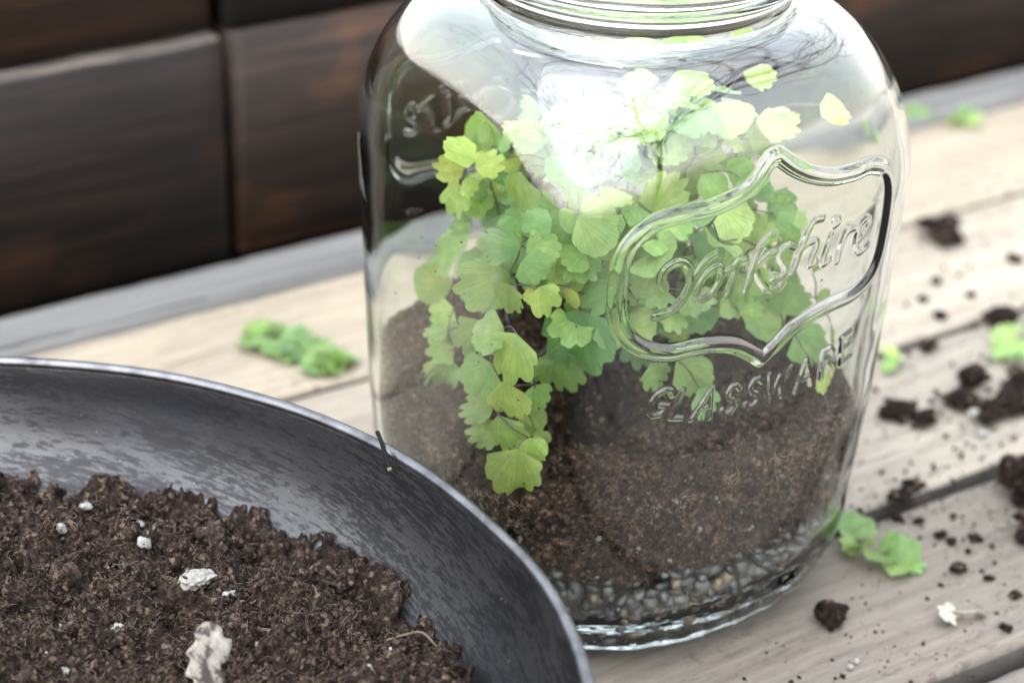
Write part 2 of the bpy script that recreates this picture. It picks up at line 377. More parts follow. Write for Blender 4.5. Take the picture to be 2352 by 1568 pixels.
LEAVES = [
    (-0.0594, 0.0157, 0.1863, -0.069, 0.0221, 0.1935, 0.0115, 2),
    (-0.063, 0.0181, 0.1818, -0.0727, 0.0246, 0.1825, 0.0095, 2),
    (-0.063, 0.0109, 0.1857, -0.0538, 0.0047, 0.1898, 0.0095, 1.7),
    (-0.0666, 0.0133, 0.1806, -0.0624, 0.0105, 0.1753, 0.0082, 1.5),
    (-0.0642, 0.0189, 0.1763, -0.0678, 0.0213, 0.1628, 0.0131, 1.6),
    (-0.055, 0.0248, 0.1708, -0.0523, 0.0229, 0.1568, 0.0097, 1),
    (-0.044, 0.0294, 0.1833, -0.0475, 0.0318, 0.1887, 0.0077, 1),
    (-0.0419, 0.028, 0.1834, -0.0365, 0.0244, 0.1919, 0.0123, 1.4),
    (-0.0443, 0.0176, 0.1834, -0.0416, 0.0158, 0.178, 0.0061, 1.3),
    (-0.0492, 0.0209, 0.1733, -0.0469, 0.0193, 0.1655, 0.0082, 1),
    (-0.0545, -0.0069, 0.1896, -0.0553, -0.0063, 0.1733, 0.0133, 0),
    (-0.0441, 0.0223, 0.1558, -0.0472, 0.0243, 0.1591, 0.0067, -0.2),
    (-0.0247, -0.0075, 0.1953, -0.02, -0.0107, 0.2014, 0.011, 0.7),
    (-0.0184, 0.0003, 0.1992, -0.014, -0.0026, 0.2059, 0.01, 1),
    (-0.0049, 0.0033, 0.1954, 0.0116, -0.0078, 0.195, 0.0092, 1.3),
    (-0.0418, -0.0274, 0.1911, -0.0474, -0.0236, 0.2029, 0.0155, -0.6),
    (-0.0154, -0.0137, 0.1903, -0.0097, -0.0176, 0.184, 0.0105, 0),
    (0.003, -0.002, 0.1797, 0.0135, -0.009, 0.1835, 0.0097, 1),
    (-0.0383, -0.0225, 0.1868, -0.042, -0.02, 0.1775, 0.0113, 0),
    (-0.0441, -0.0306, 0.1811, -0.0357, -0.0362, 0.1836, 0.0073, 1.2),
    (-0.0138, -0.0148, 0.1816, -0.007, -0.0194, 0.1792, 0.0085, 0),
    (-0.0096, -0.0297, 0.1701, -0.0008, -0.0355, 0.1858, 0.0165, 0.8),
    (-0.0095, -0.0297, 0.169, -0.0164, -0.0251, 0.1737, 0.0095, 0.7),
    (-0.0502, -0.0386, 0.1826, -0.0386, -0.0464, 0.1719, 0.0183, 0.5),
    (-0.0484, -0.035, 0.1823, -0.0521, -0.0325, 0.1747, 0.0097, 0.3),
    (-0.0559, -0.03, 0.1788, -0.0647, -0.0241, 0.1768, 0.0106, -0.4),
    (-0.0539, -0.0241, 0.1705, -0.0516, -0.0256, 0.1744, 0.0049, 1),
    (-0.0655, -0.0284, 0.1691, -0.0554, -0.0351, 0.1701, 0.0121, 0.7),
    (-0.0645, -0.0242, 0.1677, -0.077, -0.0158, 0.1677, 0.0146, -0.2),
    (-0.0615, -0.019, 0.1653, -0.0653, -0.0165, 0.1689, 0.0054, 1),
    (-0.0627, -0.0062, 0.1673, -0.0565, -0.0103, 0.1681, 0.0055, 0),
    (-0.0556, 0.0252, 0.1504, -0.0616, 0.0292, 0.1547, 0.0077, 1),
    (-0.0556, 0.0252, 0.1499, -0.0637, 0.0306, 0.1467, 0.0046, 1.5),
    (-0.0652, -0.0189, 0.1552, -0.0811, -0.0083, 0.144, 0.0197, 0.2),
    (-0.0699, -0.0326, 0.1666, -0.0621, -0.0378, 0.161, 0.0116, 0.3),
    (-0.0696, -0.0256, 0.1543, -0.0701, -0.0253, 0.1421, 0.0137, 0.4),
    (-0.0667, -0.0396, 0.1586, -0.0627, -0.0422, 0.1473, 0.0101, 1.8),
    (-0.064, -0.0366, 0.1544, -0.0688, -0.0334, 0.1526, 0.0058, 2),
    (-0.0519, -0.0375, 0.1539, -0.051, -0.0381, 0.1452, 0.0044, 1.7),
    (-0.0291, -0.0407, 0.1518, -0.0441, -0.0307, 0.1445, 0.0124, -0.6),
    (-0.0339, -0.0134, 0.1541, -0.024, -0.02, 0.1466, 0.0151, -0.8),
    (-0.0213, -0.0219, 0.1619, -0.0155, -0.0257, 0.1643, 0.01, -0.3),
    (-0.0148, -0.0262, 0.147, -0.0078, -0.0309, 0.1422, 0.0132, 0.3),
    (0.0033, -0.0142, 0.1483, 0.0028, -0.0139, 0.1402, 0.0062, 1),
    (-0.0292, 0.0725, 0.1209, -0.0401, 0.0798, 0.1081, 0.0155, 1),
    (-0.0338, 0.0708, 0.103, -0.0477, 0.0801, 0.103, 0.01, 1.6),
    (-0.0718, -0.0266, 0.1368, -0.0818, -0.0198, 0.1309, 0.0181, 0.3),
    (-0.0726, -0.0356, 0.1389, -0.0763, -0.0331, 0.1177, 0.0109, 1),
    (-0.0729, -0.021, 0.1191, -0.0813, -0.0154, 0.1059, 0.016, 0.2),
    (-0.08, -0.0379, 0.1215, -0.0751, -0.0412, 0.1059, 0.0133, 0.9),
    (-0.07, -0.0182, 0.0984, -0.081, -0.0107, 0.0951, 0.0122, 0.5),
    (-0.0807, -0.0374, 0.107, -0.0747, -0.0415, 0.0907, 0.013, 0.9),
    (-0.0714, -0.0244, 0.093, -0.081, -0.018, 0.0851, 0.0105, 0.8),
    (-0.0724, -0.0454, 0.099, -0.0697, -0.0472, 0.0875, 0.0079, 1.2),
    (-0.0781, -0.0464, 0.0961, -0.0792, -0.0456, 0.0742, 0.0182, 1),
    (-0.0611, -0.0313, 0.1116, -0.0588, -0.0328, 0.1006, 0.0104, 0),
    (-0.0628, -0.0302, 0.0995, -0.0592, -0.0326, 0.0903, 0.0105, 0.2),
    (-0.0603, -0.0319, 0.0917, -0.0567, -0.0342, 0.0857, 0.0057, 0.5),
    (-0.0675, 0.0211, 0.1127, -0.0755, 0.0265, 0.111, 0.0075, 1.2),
    (-0.0613, 0.017, 0.114, -0.0681, 0.0216, 0.107, 0.01, 0.5),
    (-0.0653, 0.0197, 0.1033, -0.0744, 0.0257, 0.101, 0.0109, 0.6),
    (-0.0709, 0.0234, 0.0993, -0.0676, 0.0212, 0.0936, 0.0067, 1.3),
    (-0.0659, 0.0201, 0.0976, -0.07, 0.0228, 0.0848, 0.0084, 0.6),
    (-0.0708, 0.0233, 0.0954, -0.0767, 0.0273, 0.0855, 0.0084, 0.6),
    (-0.075, 0.0261, 0.0875, -0.0809, 0.0301, 0.0795, 0.0085, 0.7),
    (-0.0596, 0.0278, 0.118, -0.0672, 0.0329, 0.111, 0.0067, 1.5),
    (-0.0431, -0.0313, 0.1395, -0.0418, -0.0322, 0.1103, 0.0215, -0.9),
    (-0.0482, -0.0231, 0.1197, -0.0429, -0.0266, 0.1004, 0.0121, -0.5),
    (-0.0494, -0.015, 0.1126, -0.0464, -0.0171, 0.1014, 0.0106, -0.5),
    (-0.0363, -0.0358, 0.1352, -0.028, -0.0415, 0.1256, 0.0128, -0.2),
    (-0.0722, -0.0119, 0.1337, -0.0772, -0.0085, 0.1171, 0.0136, 0.1),
    (-0.0536, -0.0123, 0.1143, -0.0513, -0.0138, 0.105, 0.009, -0.3),
    (0.0243, -0.0524, 0.1586, 0.0235, -0.0518, 0.1708, 0.0144, 0.5),
    (0.0427, -0.0406, 0.161, 0.0477, -0.044, 0.1689, 0.0127, 1.8),
    (0.0456, -0.0426, 0.1516, 0.0496, -0.0453, 0.1577, 0.0107, 0.8),
    (0.0108, -0.0313, 0.1573, 0.0141, -0.0335, 0.1486, 0.0145, 0.2),
    (0.0213, -0.0383, 0.1665, 0.0157, -0.0345, 0.1597, 0.0112, 0.7),
    (0.0399, -0.0267, 0.1642, 0.0368, -0.0246, 0.1596, 0.0074, 0.8),
    (-0.0248, -0.0435, 0.1444, -0.019, -0.0475, 0.1562, 0.0168, 0.3),
    (-0.0261, -0.0427, 0.1312, -0.0192, -0.0473, 0.1381, 0.0143, 0.6),
    (-0.0085, -0.0304, 0.1499, -0.0093, -0.0299, 0.1564, 0.0072, 0.6),
    (0.009, -0.0301, 0.1403, 0.0175, -0.0358, 0.1473, 0.0147, 0),
    (0.013, -0.0328, 0.1284, 0.0129, -0.0327, 0.1208, 0.0101, 0.2),
    (0.0211, -0.0382, 0.1333, 0.0244, -0.0404, 0.1243, 0.0127, 0.5),
    (0.0413, -0.0517, 0.1159, 0.0294, -0.0437, 0.1261, 0.0142, 0.3),
    (0.0401, -0.0509, 0.1243, 0.0465, -0.0552, 0.1366, 0.0155, 0.3),
    (0.044, -0.0295, 0.1182, 0.0488, -0.0327, 0.1238, 0.009, 0.4),
    (0.0452, -0.0544, 0.1153, 0.0567, -0.062, 0.1058, 0.0162, 0.8),
    (0.0649, -0.0435, 0.1222, 0.0721, -0.0482, 0.1186, 0.011, 1),
    (0.0491, -0.069, 0.1058, 0.0524, -0.0712, 0.0959, 0.0067, 1.8),
    (-0.0168, -0.0441, 0.1152, -0.0124, -0.0471, 0.104, 0.0119, 0.3),
    (-0.0117, -0.0524, 0.1185, -0.0007, -0.0597, 0.1069, 0.0131, 0.5),
    (-0.0034, -0.0579, 0.1068, 0.0006, -0.0606, 0.094, 0.0138, 0.4),
    (-0.0265, -0.0424, 0.1341, -0.0349, -0.0368, 0.1264, 0.0117, 0.4),
    (0.0635, -0.0425, 0.1336, 0.0675, -0.0452, 0.1399, 0.0075, 0.6),
    (0.0301, -0.0202, 0.1307, 0.0385, -0.0258, 0.1234, 0.0144, -0.2),
    (0.0515, -0.0345, 0.1415, 0.0474, -0.0317, 0.136, 0.0116, 0.1),
    (0.011, -0.0194, 0.1523, 0.0063, -0.0163, 0.1573, 0.0107, -0.3),
    (0.0471, -0.0195, 0.1316, 0.0522, -0.0229, 0.1241, 0.0117, -0.1),
    (0.0147, -0.0098, 0.143, 0.0123, -0.0082, 0.1338, 0.0136, -0.4),
    (0.0712, -0.0236, 0.1243, 0.0671, -0.0208, 0.1171, 0.0105, 0.2),
    (0.0721, -0.0483, 0.1108, 0.0747, -0.05, 0.1007, 0.0083, 1),
    (-0.005, -0.0207, 0.1552, -0.008, -0.0187, 0.1485, 0.0119, -0.6),
    (0.0217, -0.0145, 0.1063, 0.0198, -0.0133, 0.0983, 0.0125, -0.4),
    (0.065, -0.0339, 0.2024, 0.0768, -0.0418, 0.1973, 0.0076, 2),
    (0.0074, -0.005, 0.2188, -0.0057, 0.0038, 0.2136, 0.008, 1.3),
    (0.022, 0.0094, 0.21, 0.0377, -0.0011, 0.2071, 0.0071, 1.3),
    (0.0467, -0.0072, 0.215, 0.0582, -0.0149, 0.2079, 0.0077, 1.2),
    (0.0059, -0.016, 0.2023, -0.01, -0.0054, 0.1982, 0.0059, 1.2),
    (0.026, -0.0174, 0.1982, 0.0402, -0.0269, 0.2017, 0.006, 1.2),
    (0.047, -0.0194, 0.1929, 0.0593, -0.0277, 0.1993, 0.0066, 1.2),
    (0.0206, -0.0017, 0.1918, 0.0325, -0.0097, 0.1994, 0.0055, 1.3),
    (0.04, -0.0268, 0.197, 0.0548, -0.0367, 0.1976, 0.0049, 1.1),
]
SCRIPT_STROKES = [
    [(-0.0473,0.1737), (-0.0487,0.1771), (-0.0479,0.1806), (-0.0454,0.1828), (-0.0417,0.1834), (-0.0382,0.1815), (-0.0364,0.1781), (-0.0360,0.1746)],
    [(-0.0259,0.1830), (-0.0299,0.1812), (-0.0330,0.1782), (-0.0358,0.1745), (-0.0377,0.1703), (-0.0407,0.1659), (-0.0451,0.1636), (-0.0503,0.1633)],
    [(-0.0265,0.1773), (-0.0301,0.1751), (-0.0325,0.1716), (-0.0333,0.1685), (-0.0324,0.1662), (-0.0297,0.1658), (-0.0264,0.1674), (-0.0236,0.1708), (-0.0224,0.1746), (-0.0238,0.1773), (-0.0265,0.1773)],
    [(-0.0227,0.1740), (-0.0201,0.1747), (-0.0171,0.1760), (-0.0149,0.1774), (-0.0165,0.1731), (-0.0178,0.1693), (-0.0189,0.1655)],
    [(-0.0170,0.1743), (-0.0149,0.1765), (-0.0122,0.1768)],
    [(0.0011,0.1845), (-0.0024,0.1841), (-0.0055,0.1807), (-0.0074,0.1764), (-0.0089,0.1712), (-0.0100,0.1667), (-0.0107,0.1646)],
    [(0.0020,0.1768), (-0.0015,0.1763), (-0.0049,0.1744), (-0.0074,0.1722)],
    [(-0.0070,0.1725), (-0.0050,0.1682), (-0.0018,0.1639), (0.0016,0.1615), (0.0052,0.1618), (0.0068,0.1637)],
    [(0.0113,0.1765), (0.0086,0.1780), (0.0055,0.1772), (0.0042,0.1749), (0.0056,0.1721), (0.0075,0.1696), (0.0070,0.1669), (0.0048,0.1653), (0.0023,0.1664)],
    [(0.0234,0.1855), (0.0197,0.1855), (0.0173,0.1828), (0.0154,0.1784), (0.0134,0.1740), (0.0120,0.1695), (0.0103,0.1663)],
    [(0.0127,0.1735), (0.0149,0.1758), (0.0183,0.1770), (0.0215,0.1764), (0.0209,0.1729), (0.0193,0.1698), (0.0193,0.1676), (0.0219,0.1678)],
    [(0.0284,0.1774), (0.0270,0.1729), (0.0256,0.1690), (0.0260,0.1664), (0.0283,0.1671)],
    [(0.0299,0.1811), (0.0315,0.1821), (0.0305,0.1838), (0.0291,0.1831), (0.0299,0.1811)],
    [(0.0369,0.1787), (0.0355,0.1764), (0.0344,0.1728), (0.0332,0.1693), (0.0326,0.1657)],
    [(0.0350,0.1744), (0.0371,0.1771), (0.0399,0.1776), (0.0422,0.1762)],
    [(0.0428,0.1715), (0.0459,0.1740), (0.0477,0.1774), (0.0459,0.1796), (0.0435,0.1786), (0.0420,0.1749), (0.0417,0.1704), (0.0430,0.1669), (0.0456,0.1664), (0.0487,0.1683)],
]

# ------------------------------------------------------------------ the setting
def loft_board(length, y0, y1, z0, z1, bevel, wob, seed, nx=220):
    """A long board along X, ends closed, with slightly uneven rounded edges."""
    b = bevel; mid = [(y0 + (y1 - y0) * f, z1) for f in np.linspace(0.06, 0.94, 12)]
    sec = [(y0, z0), (y0, z1 - b), (y0 + b * .3, z1 - b * .3), (y0 + b, z1)] + mid + [(y1 - b, z1), (y1 - b * .3, z1 - b * .3), (y1, z1 - b), (y1, z0)]
    sec = np.array(sec); ns = len(sec); xs = np.linspace(-length / 2, length / 2, nx)
    V = np.zeros((nx, ns, 3)); V[:, :, 0] = xs[:, None]; V[:, :, 1] = sec[None, :, 0]; V[:, :, 2] = sec[None, :, 1]
    P = V.reshape(-1, 3)
    edge = np.clip(1 - np.minimum(P[:, 1] - y0, y1 - P[:, 1]) / 0.012, 0, 1)
    d = fbm(P * np.array([1, 1, 1]), 28, 3, seed=seed)
    P[:, 1] += d * wob * edge
    P[:, 2] += (P[:, 2] > z1 - b * 1.2) * (-np.abs(fbm(P, 55, 3, seed=seed + 5)) * wob * edge * 1.2 + fbm(P * np.array([.3, 1, 1]), 18, 2, seed=seed + 9) * wob * 0.35 - wob * 0.35)
    i = np.arange(nx - 1)[:, None] * ns; j = np.arange(ns)[None]
    j2 = (j + 1) % ns
    F = np.stack([i + j, i + ns + j, i + ns + j2, i + j2], -1).reshape(-1, 4)
    caps = [np.arange(ns)[None, :], (np.arange(ns)[None, ::-1] + (nx - 1) * ns)]
    return P, [F] + caps

deck = tag(empty('deck'), kind='structure')
GAPS = [0.2835, 0.1815, 0.0725, -0.0400, -0.1505, -0.2610, -0.3715, -0.4820, -0.5925, -0.7030, -0.8135]
TONES = [(0.190, 0.168, 0.132), (0.182, 0.164, 0.135), (0.150, 0.136, 0.115), (0.086, 0.076, 0.065), (0.084, 0.076, 0.068)] + [(0.088, 0.080, 0.074)] * 5  # near boards darker: greyer wood, with dimmer light there put into the colour
GW = [0.0008, 0.0024, 0.0032, 0.0054, 0.0058, .0025, .0025, .0025, .0025, .0025, .0025]
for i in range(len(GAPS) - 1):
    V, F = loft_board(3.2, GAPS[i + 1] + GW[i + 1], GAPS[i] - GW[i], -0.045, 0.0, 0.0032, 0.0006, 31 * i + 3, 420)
    me = mesh_np('plank', V, F); me.materials.append(M['plank']); me.materials.append(M['gapshade'])
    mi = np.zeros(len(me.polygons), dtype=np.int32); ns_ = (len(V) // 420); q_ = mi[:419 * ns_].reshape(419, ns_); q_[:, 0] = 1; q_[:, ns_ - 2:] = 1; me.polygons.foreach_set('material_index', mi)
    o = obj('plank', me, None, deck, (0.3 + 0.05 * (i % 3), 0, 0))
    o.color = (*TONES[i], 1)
V, F = loft_board(3.2, 0.2850, 0.3210, -0.045, 0.0035, 0.003, 0.0006, 401)
obj('batten', mesh_np('batten', V, F), M['batten'], deck, (0.3, 0, 0))
g = mesh_np('ground', [(-30, -30, -0.06), (30, -30, -0.06), (30, 30, -0.06), (-30, 30, -0.06)], np.array([[0, 1, 2, 3]]))
tag(obj('ground', g, M['ground']), kind='structure')

wall = tag(empty('board_wall', (0, 0.33, 0)), 'low wall of dark stained wide boards behind the deck', 'wall')
def board(x0, x1, z0, z1, y, color, worn):
    L = x1 - x0; b = 0.003 if worn else 0.0012; nx = 90
    sec = np.array([(0.03, z0), (0, z0), (0, z1 - b), (0.0012, z1 - b * .35), (b, z1), (0.03, z1)]) - np.array([0, 0]); ns = len(sec)
    xs = np.linspace(-L / 2, L / 2, nx); V = np.zeros((nx, ns, 3))
    V[:, :, 0] = xs[:, None]; V[:, :, 1] = sec[None, :, 0]; V[:, :, 2] = sec[None, :, 1]
    P = V.reshape(-1, 3)
    top = P[:, 2] > z1 - 2 * b
    P[:, 2] -= top * np.abs(fbm(P, 16, 3, seed=int(x0 * 100 + 900 + z0 * 50))) * 0.0022
    i = np.arange(nx - 1)[:, None] * ns; j = np.arange(ns)[None]; j2 = (j + 1) % ns
    F = np.stack([i + j, i + j2, i + ns + j2, i + ns + j], -1)
    me = mesh_np('board', P, [F.reshape(-1, 4), np.arange(ns)[None, ::-1], np.arange(ns)[None] + (nx - 1) * ns])
    me.materials.append(M['board']); me.materials.append(M['bare'])
    if worn:
        mi = np.zeros(len(me.polygons), dtype=np.int32)
        mi[:(nx - 1) * ns].reshape(nx - 1, ns)[:, 3:5] = 1
        me.polygons.foreach_set('material_index', mi)
    o = obj('board', me, None, wall, ((x0 + x1) / 2, y - 0.33, 0)); o.color = (*color, 1)
    return o
board(-1.1, -0.0195, 0.004, 0.1275, 0.3225, (1.35, 1.12, 0.98), True)
board(-0.0118, 0.62, 0.004, 0.1275, 0.3235, (2.1, 1.7, 1.35), False)
board(0.626, 1.9, 0.004, 0.1275, 0.3225, (0.9, 0.9, 0.95), False)
board(-1.1, -0.0205, 0.1300, 0.2525, 0.3330, (3.6, 2.5, 1.7), False)
board(-0.0125, 0.62, 0.1300, 0.2525, 0.3290, (1.1, 1.1, 1.2), False)
board(0.626, 1.9, 0.1300, 0.2525, 0.3320, (1, 1, 1), False)
bk = mesh_np('backing', [(-1.1, .3635, -.04), (1.9, .3635, -.04), (1.9, .3635, .25), (-1.1, .3635, .25), (-1.1, .372, -.04), (1.9, .372, -.04), (1.9, .372, .25), (-1.1, .372, .25)],
             np.array([[0, 1, 2, 3], [5, 4, 7, 6], [3, 2, 6, 7], [1, 0, 4, 5], [0, 3, 7, 4], [2, 1, 5, 6]]), False)
o = obj('backing', bk, M['board'], wall, (0, -0.33, 0)); o.color = (0.4, 0.4, 0.4, 1)

# ------------------------------------------------------------------ the jar
ST, SB, NB, NTOP, ZS, RBX, RBZ, ZN, RN = 0.0896, 0.0951, 2.333, 4.63, 0.1853, 0.0257, 0.0456, 0.2495, 0.0605
WALL_T = 0.0032; Z_IN = 0.0095
def body(z):
    """Outer half width and squareness of the jar at height z (arrays)."""
    z = np.asarray(z, float); s = np.zeros_like(z); n = np.zeros_like(z)
    lo = z < RBZ
    a = np.arccos(np.clip(1 - z / RBZ, -1, 1)); s = np.where(lo, (SB - RBX) + RBX * np.sin(a), s); n = np.where(lo, NB, n)
    f = np.clip((z - RBZ) / (ZS - RBZ), 0, 1)
    mid = (z >= RBZ) & (z <= ZS)
    s = np.where(mid, SB * (1 - f) + ST * f - 0.0012 * 4 * f * (1 - f), s); n = np.where(mid, NB + (NTOP - NB) * f, n)
    g = np.arcsin(np.clip((z - ZS) / (ZN - ZS), 0, 1)); hi = z > ZS
    s = np.where(hi, RN + (ST - RN) * np.cos(g) ** 1.12, s)
    n = np.where(hi, NTOP + (2 - NTOP) * (g / (math.pi / 2)) ** 1.5, n)
    return s, n
def sup(th, s, n):
    c, si = np.cos(th), np.sin(th)
    return s * (np.abs(c) ** n + np.abs(si) ** n) ** (-1 / n)

BADGE = [(0.0022, 0.2137), (-0.0023, 0.2127), (-0.0093, 0.2064), (-0.0174, 0.2029), (-0.0286, 0.2012), (-0.0391, 0.2013), (-0.0494, 0.2007),
         (-0.0565, 0.1975), (-0.0612, 0.1934), (-0.0641, 0.1876), (-0.0647, 0.1798), (-0.0648, 0.1705), (-0.0632, 0.1626), (-0.0595, 0.1555),
         (-0.0524, 0.1501), (-0.0431, 0.1472), (-0.0346, 0.1470), (-0.0237, 0.1458), (-0.0140, 0.1428), (-0.0055, 0.1373), (-0.0007, 0.1335)]
BADGE2 = [(-0.0007, 0.1335), (0.0050, 0.1373), (0.0126, 0.1425), (0.0220, 0.1458), (0.0317, 0.1479), (0.0442, 0.1490), (0.0521, 0.1532), (0.0562, 0.1596),
          (0.0580, 0.1693), (0.0585, 0.1804), (0.0577, 0.1911), (0.0543, 0.1975), (0.0463, 0.2009), (0.0382, 0.2003), (0.0275, 0.2009), (0.0175, 0.2038), (0.0091, 0.2083), (0.0022, 0.2137)]
GLY = {  # block capitals and small letters as strokes in a unit cell
    'G': [[(.9, .8), (.7, .97), (.4, 1), (.12, .8), (.02, .5), (.1, .15), (.4, 0), (.75, .08), (.9, .4), (.55, .42)]],
    'L': [[(.15, 1), (.1, 0), (.8, 0)]], 'A': [[(0, 0), (.5, 1), (.95, 0)], [(.2, .36), (.8, .36)]],
    'S': [[(.85, .82), (.6, .99), (.3, .97), (.14, .76), (.32, .56), (.65, .45), (.84, .24), (.66, .03), (.32, 0), (.08, .18)]],
    'W': [[(0, 1), (.25, 0), (.5, .8), (.75, 0), (1, 1)]], 'R': [[(.08, 0), (.12, 1), (.6, .98), (.82, .75), (.6, .5), (.12, .48)], [(.42, .48), (.9, 0)]],
    'E': [[(.85, 1), (.12, 1), (.1, 0), (.85, 0)], [(.12, .52), (.7, .52)]],
    'F': [[(.85, 1), (.15, 1), (.1, 0)], [(.13, .52), (.6, .52)]], 'i': [[(.5, .55), (.5, 0)], [(.48, .8), (.54, .8)]],
    'a': [[(.2, .5), (.5, .62), (.75, .5), (.76, 0)], [(.75, .36), (.35, .32), (.2, .15), (.4, 0), (.74, .12)]], 'l': [[(.5, 1), (.5, 0)]]}
def word(cells):
    out = []
    for ch, cx, cz, w, h, rot in cells:
        for st in GLY[ch]:
            q = []
            for a, b in st:
                dx, dz = (a - .5) * w + (b - .5) * h * 0.18, (b - .5) * h
                q.append((cx + dx * math.cos(rot) - dz * math.sin(rot), cz + dx * math.sin(rot) + dz * math.cos(rot)))
            out.append(q)
    return out
CAPS = word([('G', -.0453, .1268, .0088, .0112, -.25), ('L', -.0361, .1241, .0070, .0112, -.22), ('A', -.0257, .1216, .0084, .0112, -.15), ('S', -.0139, .1203, .0080, .0112, -.08),
             ('S', -.0029, .1200, .0080, .0112, 0), ('W', .0085, .1204, .0104, .0112, .06), ('A', .0215, .1212, .0084, .0112, .14), ('R', .0328, .1232, .0078, .0112, .2), ('E', .0426, .1262, .0074, .0112, .26)])
SMALL = word([('F', -.0345, .0965, .0055, .0090, -.06), ('i', -.0212, .0958, .004, .0085, -.04), ('a', -.0142, .0962, .0056, .0085, 0), ('l', -.0078, .0962, .004, .0085, .03)])
STROKES = ([(crom(BADGE, 5), .0033, .0017, 1), (crom(BADGE2, 5), .0033, .0017, 1)]
           + [(crom(s, 4), .00155, .0008, 2) for s in SCRIPT_STROKES] + [(np.array(s), .0013, .0008, 3) for s in CAPS]
           + [(np.array(s), .0011, .0004, 4) for s in SMALL])

def emboss(x, z):
    h = np.zeros_like(x); cls = np.zeros(x.shape, dtype=np.int8)
    for pts, w, H, c in STROKES:
        lo = pts.min(0) - 2 * w; hi = pts.max(0) + 2 * w
        sel = np.nonzero((x > lo[0]) & (x < hi[0]) & (z > lo[1]) & (z < hi[1]))[0]
        if not len(sel): continue
        xx, zz = x[sel], z[sel]; d = np.full(len(sel), 9.0)
        for (ax, az), (bx, bz) in zip(pts[:-1], pts[1:]):
            ux, uz = bx - ax, bz - az; L2 = ux * ux + uz * uz + 1e-12
            t = np.clip(((xx - ax) * ux + (zz - az) * uz) / L2, 0, 1)
            d = np.minimum(d, (xx - ax - t * ux) ** 2 + (zz - az - t * uz) ** 2)
        d = np.sqrt(d)
        q = np.clip(1 - (d / w) ** 2, 0, 1)
        hh = H * q ** 1.15
        better = hh > h[sel]
        h[sel] = np.where(better, hh, h[sel]); cls[sel] = np.where(better & (q > 0), c, cls[sel])
    return h, cls

